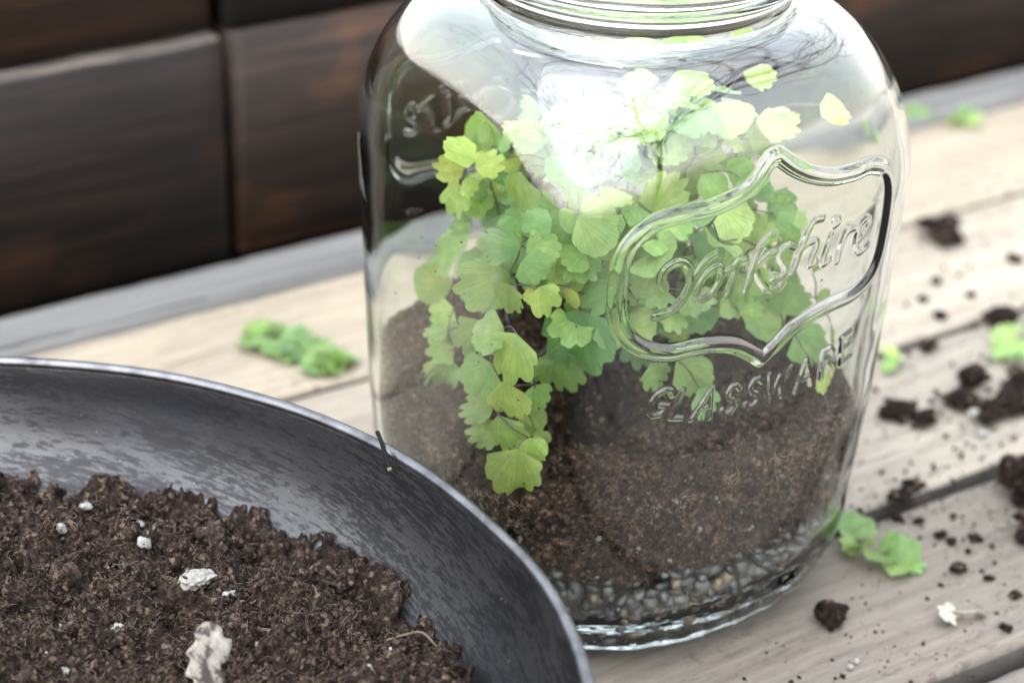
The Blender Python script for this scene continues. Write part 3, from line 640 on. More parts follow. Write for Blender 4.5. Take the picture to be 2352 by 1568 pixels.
jar = tag(empty('glass_jar'), 'large square clear glass jar with embossed badge, standing on the deck with a fern inside', 'jar')
def build_jar():
    xs = np.arange(-0.0695, 0.0696, 0.00045); xb = np.arange(-0.0695, 0.0696, 0.0010)
    yf = -(0.09 ** 4.5 - np.abs(xs) ** 4.5) ** (1 / 4.5); yb = (0.09 ** 4.5 - np.abs(xb) ** 4.5) ** (1 / 4.5)
    tf = np.arctan2(yf, xs) % (2 * np.pi); tb = np.arctan2(yb, xb) % (2 * np.pi)
    tf = np.sort(tf); tb = np.sort(tb)
    # order: back face, left side, front face, right side
    l0, l1 = tb[-1], tf[0]; s1 = np.linspace(l0, l1, 92)[1:-1]
    s2 = np.linspace(tf[-1], 2 * np.pi + tb[0], 92)[1:-1]
    th = np.concatenate([tb, s1, tf, s2]); N = len(th)
    zlist = np.concatenate([RBZ * (1 - np.cos(np.linspace(0.03, np.pi / 2, 46))), np.arange(RBZ + .001, .0875, .0012), np.arange(.0885, .2175, .00045),
                            ZS + (ZN - ZS) * np.sin(np.linspace(math.asin((.2182 - ZS) / (ZN - ZS)), np.pi / 2, 42))])
    s, n = body(zlist)
    # neck: fillet, collar bead, screw rim
    nk = [(RN - .0012, ZN + .0004), (RN - .0022, ZN + .0014), (RN - .0026, ZN + .0030), (RN - .0026, ZN + .0052), (RN - .0018, ZN + .0064), (RN + .0000, ZN + .0072), (RN + .0010, ZN + .0082),
          (RN + .0010, ZN + .0094), (RN + .0000, ZN + .0104), (RN - .0014, ZN + .0110), (RN - .0020, ZN + .0122), (RN - .0010, ZN + .0132), (RN + .0016, ZN + .0140), (RN + .0024, ZN + .0150), (RN + .0024, ZN + .0166),
          (RN + .0010, ZN + .0178), (RN - .0016, ZN + .0186), (RN - .0020, ZN + .0200), (RN - .0020, ZN + .0260), (RN - .0008, ZN + .0268), (RN - .0004, ZN + .0280), (RN - .0016, ZN + .0290), (RN - .0032, ZN + .0293), (RN - .0046, ZN + .0288)]
    nk = crom(nk, 3)
    rows_s = np.concatenate([[0.03, 0.055, 0.064], s, nk[:, 0]]); rows_n = np.concatenate([[2, 2.1, 2.2], n, np.full(len(nk), 2.0)])
    rows_z = np.concatenate([[0.0030, 0.0026, 0.0008], zlist + .0006, nk[:, 1]])
    R = len(rows_s)
    rad = np.stack([sup(th, a, b) for a, b in zip(rows_s, rows_n)])
    X = rad * np.cos(th); Y = rad * np.sin(th); Z = np.repeat(rows_z[:, None], N, 1)
    V = np.stack([X, Y, Z], -1).reshape(-1, 3)
    # mould seams on two opposite corners, hand-made unevenness, ripples in the thick foot
    P = V.copy(); rr = np.linalg.norm(P[:, :2], axis=1)[:, None]; out = np.concatenate([P[:, :2] / np.maximum(rr, 1e-6), np.zeros((len(P), 1))], 1)
    inbody = np.clip((P[:, 2] - .004) / .01, 0, 1) * np.clip((ZN + .002 - P[:, 2]) / .01, 0, 1)
    d = fbm(P, 26, 2, seed=3) * 0.00016 * inbody
    TH = np.tile(th, R)
    for c in (1.25 * np.pi, 0.25 * np.pi):
        d += 0.00028 * np.exp(-((TH - c) * .11 / .0007) ** 2) * inbody
    foot = np.clip(1 - P[:, 2] / .022, 0, 1) * np.clip(P[:, 2] / .003, 0, 1)
    d += (fbm(np.stack([TH * 9, P[:, 2] * 330, P[:, 2] * 0], 1), 1.0, 3, seed=11)) * 0.0007 * foot
    V = V + out * d[:, None]
    cls = np.zeros(len(V), dtype=np.int8)
    fr = np.nonzero((P[:, 1] < -.05) & (np.abs(P[:, 0]) < .0693) & (P[:, 2] > .085) & (P[:, 2] < .222))[0]
    h, c = emboss(P[fr, 0], P[fr, 2]); V[fr, 1] -= h; cls[fr] = c
    ba = np.nonzero((P[:, 1] > .05) & (np.abs(P[:, 0]) < .0693) & (P[:, 2] > .085) & (P[:, 2] < .222))[0]
    h, c = emboss(-P[ba, 0], P[ba, 2]); low = P[ba, 2] < .131; h[low] = 0; c[low] = 0; V[ba, 1] += h; cls[ba] = c + 10 * (c > 0)
    i = np.arange(R - 1)[:, None] * N; j = np.arange(N)[None]; j2 = (j + 1) % N
    F = np.stack([i + j, i + j2, i + N + j2, i + N + j], -1).reshape(-1, 4)
    V = np.vstack([V, [0, 0, .0032]]); cls = np.append(cls, 0)
    T = np.stack([np.full(N, len(V) - 1), (np.arange(N) + 1) % N, np.arange(N)], 1)
    full = mesh_np('full', V, [F, T]); nrm = np.zeros(len(V) * 3, dtype=np.float32)
    full.vertices.foreach_get('normal', nrm); nrm = nrm.reshape(-1, 3); bpy.data.meshes.remove(full)
    fc = cls[F].max(1); fz = V[F, 2].mean(1)
    groups = [('script_lettering', F[fc == 2], None), ('capital_lettering', F[fc == 3], None), ('small_lettering', F[fc == 4], None), ('badge', F[fc == 1], None), ('script_lettering', F[fc == 12], None), ('badge', F[fc == 11], None),
              ('neck', F[(fc == 0) & (fz > ZN + .0002)], None), ('foot', F[(fc == 0) & (fz < .016)], T), ('outer_wall', F[(fc == 0) & (fz <= ZN + .0002) & (fz >= .016)], None)]
    for name, q, t in groups:
        used = np.unique(np.concatenate([q.ravel()] + ([t.ravel()] if t is not None else [])))
        mp = np.full(len(V), -1); mp[used] = np.arange(len(used))
        me = mesh_np(name, V[used], [mp[q]] + ([mp[t]] if t is not None else []))
        me.normals_split_custom_set_from_vertices([tuple(v) for v in nrm[used]])
        o = obj(name, me, M['glass'], jar)
        if name == 'badge': o['label'] = 'raised ornamental frame moulded in the glass'
        if name == 'script_lettering': o['label'] = 'raised script lettering reading Yorkshire moulded in the glass'
        if name == 'capital_lettering': o['label'] = 'raised capitals reading GLASSWARE moulded in the glass'
    # inner surface
    N2 = 320; t2 = np.linspace(0, 2 * np.pi, N2, endpoint=False)
    zi = np.concatenate([np.linspace(ZN + .0288, ZN + .001, 12), ZS + (ZN - WALL_T - ZS) * np.sin(np.linspace(np.pi / 2, 0.02, 44)), np.linspace(ZS - .001, RBZ, 60), Z_IN + (RBZ - Z_IN) * (1 - np.sin(np.linspace(0.03, np.pi / 2, 34)))])
    si, ni = [], []
    for k, z in enumerate(zi):
        if k < 12: si.append(RN - .0050 - .0006 * (k == 0) * 0 - .0006 * (k > 1)); ni.append(2.0)
        elif z > ZS:
            g = math.asin(min(1, (z - ZS) / (ZN - WALL_T - ZS))); si.append((RN - .0056) + (ST - WALL_T - RN + .0056) * math.cos(g) ** .88); ni.append(NTOP + (2 - NTOP) * (g / (math.pi / 2)) ** 1.5)
        elif z >= RBZ:
            a, b = body(np.array([z])); si.append(float(a[0]) - WALL_T); ni.append(float(b[0]))
        else:
            q = (RBZ - z) / (RBZ - Z_IN); si.append((SB - WALL_T) - .030 * (1 - math.sqrt(max(0, 1 - q * q)))); ni.append(NB)
    zi = np.append(zi, [Z_IN, Z_IN + .002]); si += [0.045, 0.02]; ni += [2.2, 2.0]
    rad = np.stack([sup(t2, a, b) for a, b in zip(si, ni)]); R2 = len(si)
    V2 = np.stack([rad * np.cos(t2), rad * np.sin(t2), np.repeat(zi[:, None], N2, 1)], -1).reshape(-1, 3)
    wgt = np.clip((ZN - V2[:, 2]) / .03, 0, 1)[:, None]
    rr = np.linalg.norm(V2[:, :2], axis=1)[:, None]
    sh = np.clip((V2[:, 2] - .208) / .02, 0, 1)
    ta = np.tile(t2, R2)
    wave = fbm(np.stack([np.cos(ta) * 2.2, np.sin(ta) * 2.2, V2[:, 2] * 75], 1), 1.0, 2, seed=23)
    V2[:, :2] += V2[:, :2] / np.maximum(rr, 1e-6) * ((fbm(V2, 32, 2, seed=21) * 0.00028 + wave * sh * .0005)[:, None] * wgt)
    i = np.arange(R2 - 1)[:, None] * N2; j = np.arange(N2)[None]; j2 = (j + 1) % N2
    F2 = np.stack([i + j, i + j2, i + N2 + j2, i + N2 + j], -1).reshape(-1, 4)
    V2 = np.vstack([V2, [0, 0, Z_IN + .003]]); b = (R2 - 1) * N2
    T2 = np.stack([np.full(N2, len(V2) - 1), b + np.arange(N2), b + (np.arange(N2) + 1) % N2], 1)
    obj('inner_wall', mesh_np('inner_wall', V2, [F2, T2]), M['glass'], jar)
build_jar()
def inner(z):
    z = np.asarray(z, float); a, b = body(np.maximum(z, RBZ)); s = a - WALL_T
    q = np.clip((RBZ - z) / (RBZ - Z_IN), 0, 1); s = np.where(z < RBZ, (SB - WALL_T) - .030 * (1 - np.sqrt(1 - q * q)), s)
    return s, b

# ------------------------------------------------------------------ soil and pebbles in the jar
CTRL = np.array([(-.085, .05, .098), (-.08, -.03, .070), (-.07, -.07, .075), (-.03, -.085, .080), (0, -.085, .084), (.045, -.085, .089), (.085, 0, .090), (.08, .08, .094),
                 (0, .085, .099), (0, 0, .080), (-.04, -.03, .074), (.04, -.04, .080), (-.05, .03, .084), (.03, .04, .084)])
def soil_h(x, y):
    w = 1 / (((x[:, None] - CTRL[:, 0]) ** 2 + (y[:, None] - CTRL[:, 1]) ** 2) + 4e-4) ** 1.5
    return (w * CTRL[:, 2]).sum(1) / w.sum(1)
def build_jar_soil():
    N = 820; th = np.linspace(0, 2 * np.pi, N, endpoint=False); rows = []
    f = np.linspace(0, 1, 90)
    s85, n85 = inner(.085); edge_r = sup(th, float(s85) - .0009, float(n85))
    ex, ey = edge_r * np.cos(th), edge_r * np.sin(th); ztop = soil_h(ex, ey)
    ztop = ztop + fbm(np.stack([ex, ey, ex * 0], 1), 120, 4, seed=5) * .0022
    for q in f:
        zb = .041 + .0035 * fbm(np.stack([np.cos(th) * 3, np.sin(th) * 3, th * 0], 1), 1.0, 3, seed=90) + .006 * np.cos(th - math.radians(300)); z = zb + (ztop - zb) * q
        s, n = inner(z); r = sup(th, s - .0009, n)
        rows.append(np.stack([r * np.cos(th), r * np.sin(th), z], 1))
    lowr = rows[0].copy(); lowr[:, :2] *= .66; lowr[:, 2] = .0125
    rows = [lowr] + rows
    for q in np.linspace(.985, 0.02, 110):
        x, y = ex * q, ey * q
        rows.append(np.stack([x, y, soil_h(x, y)], 1))
    V = np.concatenate(rows); R = len(rows); top = np.repeat(np.arange(R) > 90, N)
    rr = np.linalg.norm(V[:, :2], axis=1)[:, None]; rad = V[:, :2] / np.maximum(rr, 1e-6)
    side = ~top
    d = np.maximum(0, fbm(V, 300, 4, .6, seed=8)) * .0026 + np.maximum(0, fbm(V, 80, 3, seed=18) - .05) * .0040
    V[side, :2] -= rad[side] * d[side, None]
    hgt = fbm(V, 130, 5, .6, seed=9) * .0022 + np.abs(fbm(V, 420, 3, .6, seed=10)) * .0014 + fbm(V, 40, 2, seed=4) * .003
    w = np.clip((1 - rr[:, 0] / np.repeat(np.tile(edge_r, 1)[None], R, 0).reshape(-1)) / .06, 0, 1)
    V[top, 2] += (hgt * (0.4 + .6 * w))[top]
    i = np.arange(R - 1)[:, None] * N; j = np.arange(N)[None]; j2 = (j + 1) % N
    F = np.stack([i + j, i + j2, i + N + j2, i + N + j], -1).reshape(-1, 4)
    me = mesh_np('terrarium_soil', V, F); me.materials.append(M['soil2']); me.materials.append(M['soiltop']); mi = np.zeros(len(me.polygons), dtype=np.int32); mi[92 * N:] = 1; me.polygons.foreach_set('material_index', mi)
    so = tag(obj('terrarium_soil', me), 'moist brown potting soil filling the lower part of the jar', 'soil', kind='stuff')
    # crumbs, strands and perlite flecks seen at the glass and on top
    rng = np.random.default_rng(12)
    def wallpts(n, lo=.047, dep=.0004):
        t = rng.uniform(math.radians(170), math.radians(375), n); e = sup(t, float(s85), float(n85))
        zt = soil_h(e * np.cos(t), e * np.sin(t)); z = lo + (zt + .001 - lo) * rng.uniform(0, 1, n)
        s, nn = inner(z); r = sup(t, s - .0012 - dep * rng.uniform(0, 1, n), nn)
        return np.stack([r * np.cos(t), r * np.sin(t), z], 1), t
    def toppts(n, rmax=.97):
        t = rng.uniform(0, 2 * np.pi, n); q = np.sqrt(rng.uniform(0, rmax ** 2, n)); e = sup(t, float(s85) - .002, float(n85)) * q
        x, y = e * np.cos(t), e * np.sin(t); return np.stack([x, y, soil_h(x, y) + rng.uniform(.0005, .003, n)], 1)
    P = np.vstack([wallpts(4200, dep=.0022)[0], toppts(3200)])
    V, F = scatter(ICO1, P, rng.uniform(.0004, .0019, (len(P), 1)) * rng.uniform(.6, 1.3, (len(P), 3)), rng)
    obj('crumbs', mesh_np('crumbs', V, F, False), M['soil2'], so)['kind'] = 'stuff'
    P1, t1 = wallpts(1500, dep=.0003); D = rng.normal(size=(len(P1), 3)); rd = np.stack([np.cos(t1), np.sin(t1), 0 * t1], 1)
    D -= rd * (D * rd).sum(1)[:, None]
    P2 = toppts(900); P2[:, 2] += .001; D2 = rng.normal(size=(900, 3)); D2[:, 2] *= .35
    PP = np.vstack([P1, P2]); V, F = fibres(PP, rng.uniform(.0015, .006, len(PP)), rng.uniform(.00008, .00020, len(PP)), rng, np.vstack([D, D2]), .35)
    obj('strands', mesh_np('strands', V, F), M['fibre'], so)['kind'] = 'stuff'
    P1, t1 = wallpts(1500, dep=.0002); keep_ = fbm(np.stack([np.cos(t1) * 9, np.sin(t1) * 9, t1 * 0], 1), 1.0, 3, seed=95) > .12; P1, t1 = P1[keep_], t1[keep_]; e = sup(t1, float(s85), float(n85)); zt = soil_h(e * np.cos(t1), e * np.sin(t1))
    P1[:, 2] = zt - np.abs(rng.normal(0, .009, len(P1))) + .002; sn = inner(P1[:, 2]); rr_ = sup(t1, sn[0] - .0007, sn[1]); P1[:, 0] = rr_ * np.cos(t1); P1[:, 1] = rr_ * np.sin(t1)
    D = rng.normal(size=(len(P1), 3)); rd = np.stack([np.cos(t1), np.sin(t1), 0 * t1], 1); D -= rd * ((D * rd).sum(1) + .3)[:, None]
    V, F = fibres(P1, rng.uniform(.001, .0045, len(P1)), rng.uniform(.0001, .00024, len(P1)), rng, D, .5)
    obj('dry_strands', mesh_np('dry_strands', V, F), M['dryfibre'], so)['kind'] = 'stuff'
    nsp = 150; t1 = rng.uniform(math.radians(150), math.radians(390), nsp); z1 = .085 + .09 * rng.uniform(0, 1, nsp) ** 2.2; sn = inner(z1); rr_ = sup(t1, sn[0] - .0003, sn[1])
    V, F = scatter(ICO1, np.stack([rr_ * np.cos(t1), rr_ * np.sin(t1), z1], 1), rng.uniform(.0001, .00038, (nsp, 1)) * rng.uniform(.7, 1.4, (nsp, 3)), rng, .4)
    obj('specks_on_glass', mesh_np('specks_on_glass', V, F), M['soil2'], so)['kind'] = 'stuff'
    P = np.vstack([wallpts(170, dep=.0001)[0], toppts(70)])
    V, F = scatter(ICO1, P, (.0003 + .0009 * rng.uniform(0, 1, (len(P), 1)) ** 3) * rng.uniform(.8, 1.3, (len(P), 3)), rng, .2)
    obj('perlite_flecks', mesh_np('perlite_flecks', V, F), M['perlite'], so)['kind'] = 'stuff'
build_jar_soil()

def lump(base, seed, amp=.18, sc=1.6, squash=(1, 1, 1)):
    V, F = base; V = V * (1 + amp * fbm(V + seed * 3.7, sc, 3, seed=seed))[:, None] * np.array(squash); return V, F
PEB = [mesh_np('pebble', *lump(ICO3, k, .12, 1.1, (1.25, .95, .62 + .06 * k))) for k in range(5)]
def build_pebbles():
    rng = np.random.default_rng(5); cols = [(.075, .080, .088), (.10, .103, .11), (.15, .152, .155), (.055, .06, .07), (.12, .115, .105), (.26, .25, .235)]
    tan = [(.36, .24, .12), (.42, .31, .19), (.28, .19, .11)]
    zl = .0140; k = 0
    while zl < .0475:
        s, n = inner(np.array([zl]))
        t = math.radians(206) + rng.uniform(0, .04)
        while t < math.radians(338):
            size = rng.uniform(.0021, .0039); r = float(sup(np.array([t]), s[0] - .001 - size * .72, n[0])[0])
            x, y = r * math.cos(t), r * math.sin(t)
            keep = zl < .040 or rng.random() < .7
            if keep:
                is_tan = rng.random() < .17
                o = obj('pebble', PEB[k % 5], M['pebble']); k += 1
                o.location = (x, y, zl + rng.uniform(-.0012, .0012)); o.scale = (size,) * 3
                o.rotation_euler = (rng.uniform(-.9, .9), rng.uniform(-.9, .9), rng.uniform(0, 6.28))
                c = tan[rng.integers(3)] if is_tan else cols[rng.integers(6)]; o.color = (*c, 1)
                tag(o, 'small tan pebble in the drainage layer at the bottom of the jar' if is_tan else 'small grey pebble in the drainage layer at the bottom of the jar', 'pebble',
                    'tan pebbles in the jar' if is_tan else 'grey pebbles in the jar')
            t += size * 2.05 / max(r, .05)
        zl += .0046
    for q, n_ in ((.86, 34), (.74, 28)):
        for j in range(n_):
            t = math.radians(206 + 132 * (j + rng.uniform(0, .6)) / n_); s, n = inner(np.array([.0130])); size = rng.uniform(.0032, .0046); r = float(sup(np.array([t]), s[0] * q, n[0])[0])
            o = obj('pebble', PEB[j % 5], M['pebble']); o.location = (r * math.cos(t), r * math.sin(t), Z_IN + .0042); o.scale = (size,) * 3; o.rotation_euler = (rng.uniform(-.4, .4), rng.uniform(-.4, .4), rng.uniform(0, 6.28)); o.color = (*cols[rng.integers(6)], 1)
            tag(o, 'small grey pebble in the drainage layer at the bottom of the jar', 'pebble', 'grey pebbles in the jar')
build_pebbles()

# ------------------------------------------------------------------ maidenhair fern
def fan_mesh(seed, notch=0.12):
    rng = np.random.default_rng(seed + 100); na, nr = 41, 7; half = math.radians(rng.uniform(62, 82))
    ph = np.linspace(-half, half, na); lob = int(rng.integers(4, 7)); p0 = rng.uniform(0, 6.28)
    edge = 1 - notch * (0.5 + 0.5 * np.cos(ph / half * math.pi * lob + p0)) ** 3 + .016 * np.sin(ph * 19 + p0) + rng.uniform(-.008, .008, na)
    edge *= 1 - .30 * np.abs(ph / half) ** 4 + .05 * np.sin(ph * 1.7 + p0)
    cup = rng.uniform(-.25, .40); wav = rng.uniform(.05, .12); V = [(0, 0, 0)]
    for k in range(1, nr + 1):
        q = (k / nr) ** .85
        for a in range(na):
            r = edge[a] * q; x, y = r * math.cos(ph[a]), r * math.sin(ph[a])
            z = cup * y * y - .12 * x * x * rng.uniform(.9, 1.1) + wav * q * q * math.sin(ph[a] * 5 + p0)
            V.append((x, y, z))
    V = np.array(V); wd = V[:, 1].max() - V[:, 1].min(); V[:, 1] /= wd; V[:, 2] *= 0.9; V[:, 0] /= V[:, 0].max()
    T = np.array([(0, 1 + a, 2 + a) for a in range(na - 1)])
    Q = np.array([(1 + k * na + a, 1 + (k + 1) * na + a, 1 + (k + 1) * na + a + 1, 1 + k * na + a + 1) for k in range(nr - 1) for a in range(na - 1)])
    return mesh_np('leaf', V, [T, Q])
FANS = [fan_mesh(k, (.04, .10, .15, .21, .07, .18)[k % 6]) for k in range(24)]
for f in FANS: f.materials.append(M['leaf'])
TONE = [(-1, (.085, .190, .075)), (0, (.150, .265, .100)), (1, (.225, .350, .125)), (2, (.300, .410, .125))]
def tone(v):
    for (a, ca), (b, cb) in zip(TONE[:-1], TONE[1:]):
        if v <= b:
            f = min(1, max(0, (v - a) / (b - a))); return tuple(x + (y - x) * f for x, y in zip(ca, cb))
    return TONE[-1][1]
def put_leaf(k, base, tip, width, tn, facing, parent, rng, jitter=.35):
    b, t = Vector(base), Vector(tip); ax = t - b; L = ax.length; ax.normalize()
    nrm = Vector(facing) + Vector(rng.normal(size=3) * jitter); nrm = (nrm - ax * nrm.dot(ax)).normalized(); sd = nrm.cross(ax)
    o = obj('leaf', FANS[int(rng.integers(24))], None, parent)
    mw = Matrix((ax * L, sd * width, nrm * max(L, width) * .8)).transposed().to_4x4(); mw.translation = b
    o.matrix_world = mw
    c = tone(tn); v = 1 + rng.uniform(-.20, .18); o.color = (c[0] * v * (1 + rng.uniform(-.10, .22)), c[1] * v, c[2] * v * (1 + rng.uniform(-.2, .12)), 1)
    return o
def build_fern():
    rng = np.random.default_rng(3)
    fern = tag(empty('maidenhair_fern', (0, 0.0, .08)), 'bright green maidenhair fern growing in the soil inside the glass jar', 'fern')
    leaves = [tuple(l) for l in LEAVES]
    # the crown's own inner and rear leaves
    for k in range(330):
        a = rng.uniform(0, 6.28); r = .062 * math.sqrt(rng.uniform(.01, 1)); z = rng.uniform(.108, .205)
        b = np.array([r * math.cos(a) + .004, r * math.sin(a) + .004, z])
        # the crown is a mound: widest at mid height, leaning out over the pot
        if r > .064 * math.sqrt(max(0.05, 1 - ((z - .155) / .056) ** 2)): continue
        d = np.array([math.cos(a), math.sin(a), rng.uniform(-.9, .35)]) + rng.normal(size=3) * .35; d /= np.linalg.norm(d)
        L = rng.uniform(.008, .0135); t = b + d * L
        if max(abs(t[0]), abs(t[1])) < .077: leaves.append((*b, *t, L * rng.uniform(1.0, 1.45), rng.uniform(-.6, 1.1)))
    for l in [q for q in leaves if q[2] > .192]:
        for f in (.8, .62, .45):
            b = np.array(l[:3]) * np.array([f, f, 1]) + np.array([0, 0, -.006 * (1 - f) * 4]) + rng.normal(size=3) * .003; d = rng.normal(size=3) * np.array([1, 1, .35]); d /= np.linalg.norm(d); L = rng.uniform(.008, .013)
            leaves.append((*b, *(b + d * L), L * rng.uniform(1.0, 1.4), rng.uniform(.3, 1.4)))
    root = np.array([.004, .004, .078]); B = np.array([l[:3] for l in leaves]); n = len(B)
    nodes = [root]; idx = [-1]; done = np.zeros(n, bool); par = np.zeros(n, int)
    best = np.linalg.norm(B - root, axis=1) * 1.0; bp = np.zeros(n, int)
    acc = [0.0]
    for _ in range(n):
        m2 = np.where(done, 9, best); k = int(m2.argmin()); done[k] = True; par[k] = bp[k]
        acc.append(acc[bp[k]] + np.linalg.norm(B[k] - nodes[bp[k]])); nodes.append(B[k]); idx.append(k)
        d = np.linalg.norm(B - B[k], axis=1) + acc[-1] * .35
        up_ = d < best; best = np.where(up_, d, best); bp = np.where(up_, len(nodes) - 1, bp)
    mwi = Matrix.Translation((0, 0, -.08))
    for q in range(1, len(nodes)):
        k = idx[q]; a, b = nodes[par[k]], nodes[q]; L = np.linalg.norm(b - a)
        mid = (a + b) / 2 + rng.normal(size=3) * L * .05 + np.array([0, 0, .10 * L])
        pts = crom([a, mid, b], 5); far = acc[q]
        rad = np.linspace(max(.00028, .00075 - far * .003), max(.00024, .0006 - far * .003), len(pts))
        V, F = tube(pts, rad, 6, False)
        st = obj('stem', mesh_np('stem', V - np.array([0, 0, .08]), F), M['stem'], fern)
        l = leaves[k]; z = l[2]
        mid_l = (np.array(l[:3]) + np.array(l[3:6])) / 2
        out = Vector((mid_l[0], mid_l[1], 0)); out = out.normalized() if out.length > .01 else Vector((0, 0, 0))
        fac = (CAM - Vector(mid_l)).normalized() * .75 + out * .35 + Vector((0, 0, .45))
        b3, t3 = np.array(l[:3]), np.array(l[3:6]); grow = 1.0 if l[2] > .195 else 1.05; t3 = b3 + (t3 - b3) * grow
        lf = put_leaf(k, b3, t3, max(l[6] * 1.10 * grow, np.linalg.norm(t3 - b3) * .95), l[7], fac, None, rng)
        lf.parent = st; lf.matrix_parent_inverse = mwi
    # the dark root ball collar the fronds rise from
    V, F = lump(ICO4, 41, .35, 1.8, (.017, .016, .024))
    obj('root_crown', mesh_np('root_crown', V * np.array([.62, .62, .85]) + np.array([-.028, -.026, .002]), F), M['clod'], fern)
build_fern()

def sprig(label, pts, tips, tones, size, name='fern_sprig', seed=0, twice=False):
    rng = np.random.default_rng(seed)
    if twice: tips = list(tips) + [(x + rng.normal(0, .004), y + rng.normal(0, .004)) for x, y in tips]
    c = np.mean(np.array(pts), 0); root = tag(empty(name, (c[0], c[1], 0)), label, 'fern sprig')
    P = [(x - c[0], y - c[1], .0022 + .0025 * rng.random()) for x, y in pts]
    V, F = tube(crom([np.array(p) for p in P], 5), .0005, 6); st = obj('stem', mesh_np('stem', V, F), M['greenstem'], root)
    for k, (tx, ty) in enumerate(tips):
        t = np.array([tx - c[0], ty - c[1], .004 + (.004 if twice else .006) * rng.random()])
        d = [np.linalg.norm(np.array(p)[:2] - t[:2]) for p in P]; p = np.array(P[int(np.argmin(d))])
        dv = t - p; L = np.linalg.norm(dv)
        if L < .003: dv = rng.normal(size=3) * .01; L = np.linalg.norm(dv); dv[2] = .002
        Ls = size * rng.uniform(.85, 1.15); tt = p + dv / L * Ls; tt[2] = max(.0025, tt[2])
        put_leaf(k + seed, p, tt, Ls * rng.uniform(1.0, 1.3), tones[k % len(tones)] - .9, (0, 0, 1), root, rng, .30).matrix_world.translation
    for ch in root.children:
        if ch.name.startswith('leaf'):
            mw = ch.matrix_basis.copy(); ch.matrix_basis = mw
    return root
sprig('trimmed fern sprig lying on the pale board left of the jar', [(-.047, .236), (-.038, .226), (-.034, .211), (-.028, .198)],
      [(-.0296, .2463), (-.0425, .2463), (-.0557, .2272), (-.0434, .2158), (-.0245, .2296), (-.0441, .2124), (-.0398, .1926), (-.0209, .2101), (-.0166, .1931), (-.0334, .1851)], [.6, 1.0, 1.4, .3], .0150, seed=1, twice=True)
sprig('trimmed fern sprig on the deck touching the right side of the jar foot', [(.092, -.052), (.090, -.062), (.092, -.072), (.097, -.079)],
      [(.0990, -.0442), (.0970, -.0560), (.0818, -.0605), (.0850, -.0660), (.0830, -.0790), (.0990, -.0694), (.0882, -.0880), (.1045, -.0755), (.1090, -.0860)], [.6, .9, 1.1, .4], .0125, seed=2)
sprig('blurred green sprig at the far edge of the deck by the dark wall', [(.441, .290), (.452, .283), (.462, .270)],
      [(.433, .296), (.448, .297), (.455, .273), (.467, .280), (.470, .262)], [.6, 1.6, 2], .0115, seed=3)
sprig('light green sprig among the spilled soil beside the right picture edge', [(.292, .038), (.280, .038), (.272, .030)],
      [(.262, .040), (.276, .050), (.262, .024), (.290, .049), (.280, .026), (.300, .030)], [1.0, 1.4, .8], .0125, seed=4)
sprig('tiny yellow leaf scrap on the deck just right of the jar', [(.209, .058), (.214, .060)], [(.220, .064), (.208, .049), (.218, .054)], [2, 1.8], .0085, seed=5)

# ------------------------------------------------------------------ the bowl and its soil
BC = Vector((-0.3492, -0.0980, 0)); BR, BZ = 0.2203, 0.1100
bowl = tag(empty('metal_bowl', BC), 'wide dark scuffed metal bowl full of potting soil in front of the jar', 'bowl')
INNER = crom([(0.0, .0040), (.080, .0042), (.115, .0075), (.145, .0180), (.172, .0340), (.1905, .0500), (.2035, .0655), (.2122, .0810), (.2168, .0960), (.2186, BZ - .0030), (.2192, BZ)], 7)
def wall_r(z): return np.interp(z, INNER[:, 1], INNER[:, 0])
def lathe(prof, n=360):
    th = np.linspace(0, 2 * np.pi, n, endpoint=False); R = len(prof)
    V = np.stack([prof[:, 0][:, None] * np.cos(th), prof[:, 0][:, None] * np.sin(th), np.repeat(prof[:, 1][:, None], n, 1)], -1).reshape(-1, 3)
    i = np.arange(R - 1)[:, None] * n; j = np.arange(n)[None]; j2 = (j + 1) % n
    return V, np.stack([i + j, i + j2, i + n + j2, i + n + j], -1).reshape(-1, 4)
ip = INNER.copy(); ip[0, 0] = .002
outer = ip[::-1].copy(); outer[:, 0] += .0016; outer[:, 1] -= .0014; outer[-1, 0] = .002; outer[:, 1] = np.maximum(outer[:, 1], .0006)
V1, F1 = lathe(np.vstack([ip[:-1], outer[1:]]))
dent = fbm(V1, 14, 2, seed=33) * .0012; V1[:, :2] *= (1 + dent / .2)[:, None]
obj('bowl_body', mesh_np('bowl_body', V1, F1), M['bowl'], bowl)
a = np.linspace(0, 2 * np.pi, 17); bead = np.stack([BR + .0002 + .0022 * np.cos(a), BZ + .0012 + .0020 * np.sin(a)], 1)
V1, F1 = lathe(bead, 480); V1[:, :2] *= (1 + fbm(V1, 14, 2, seed=33) * .0012 / .22)[:, None]
obj('rolled_rim', mesh_np('rolled_rim', V1, F1[:, ::-1]), M['rim'], bowl)

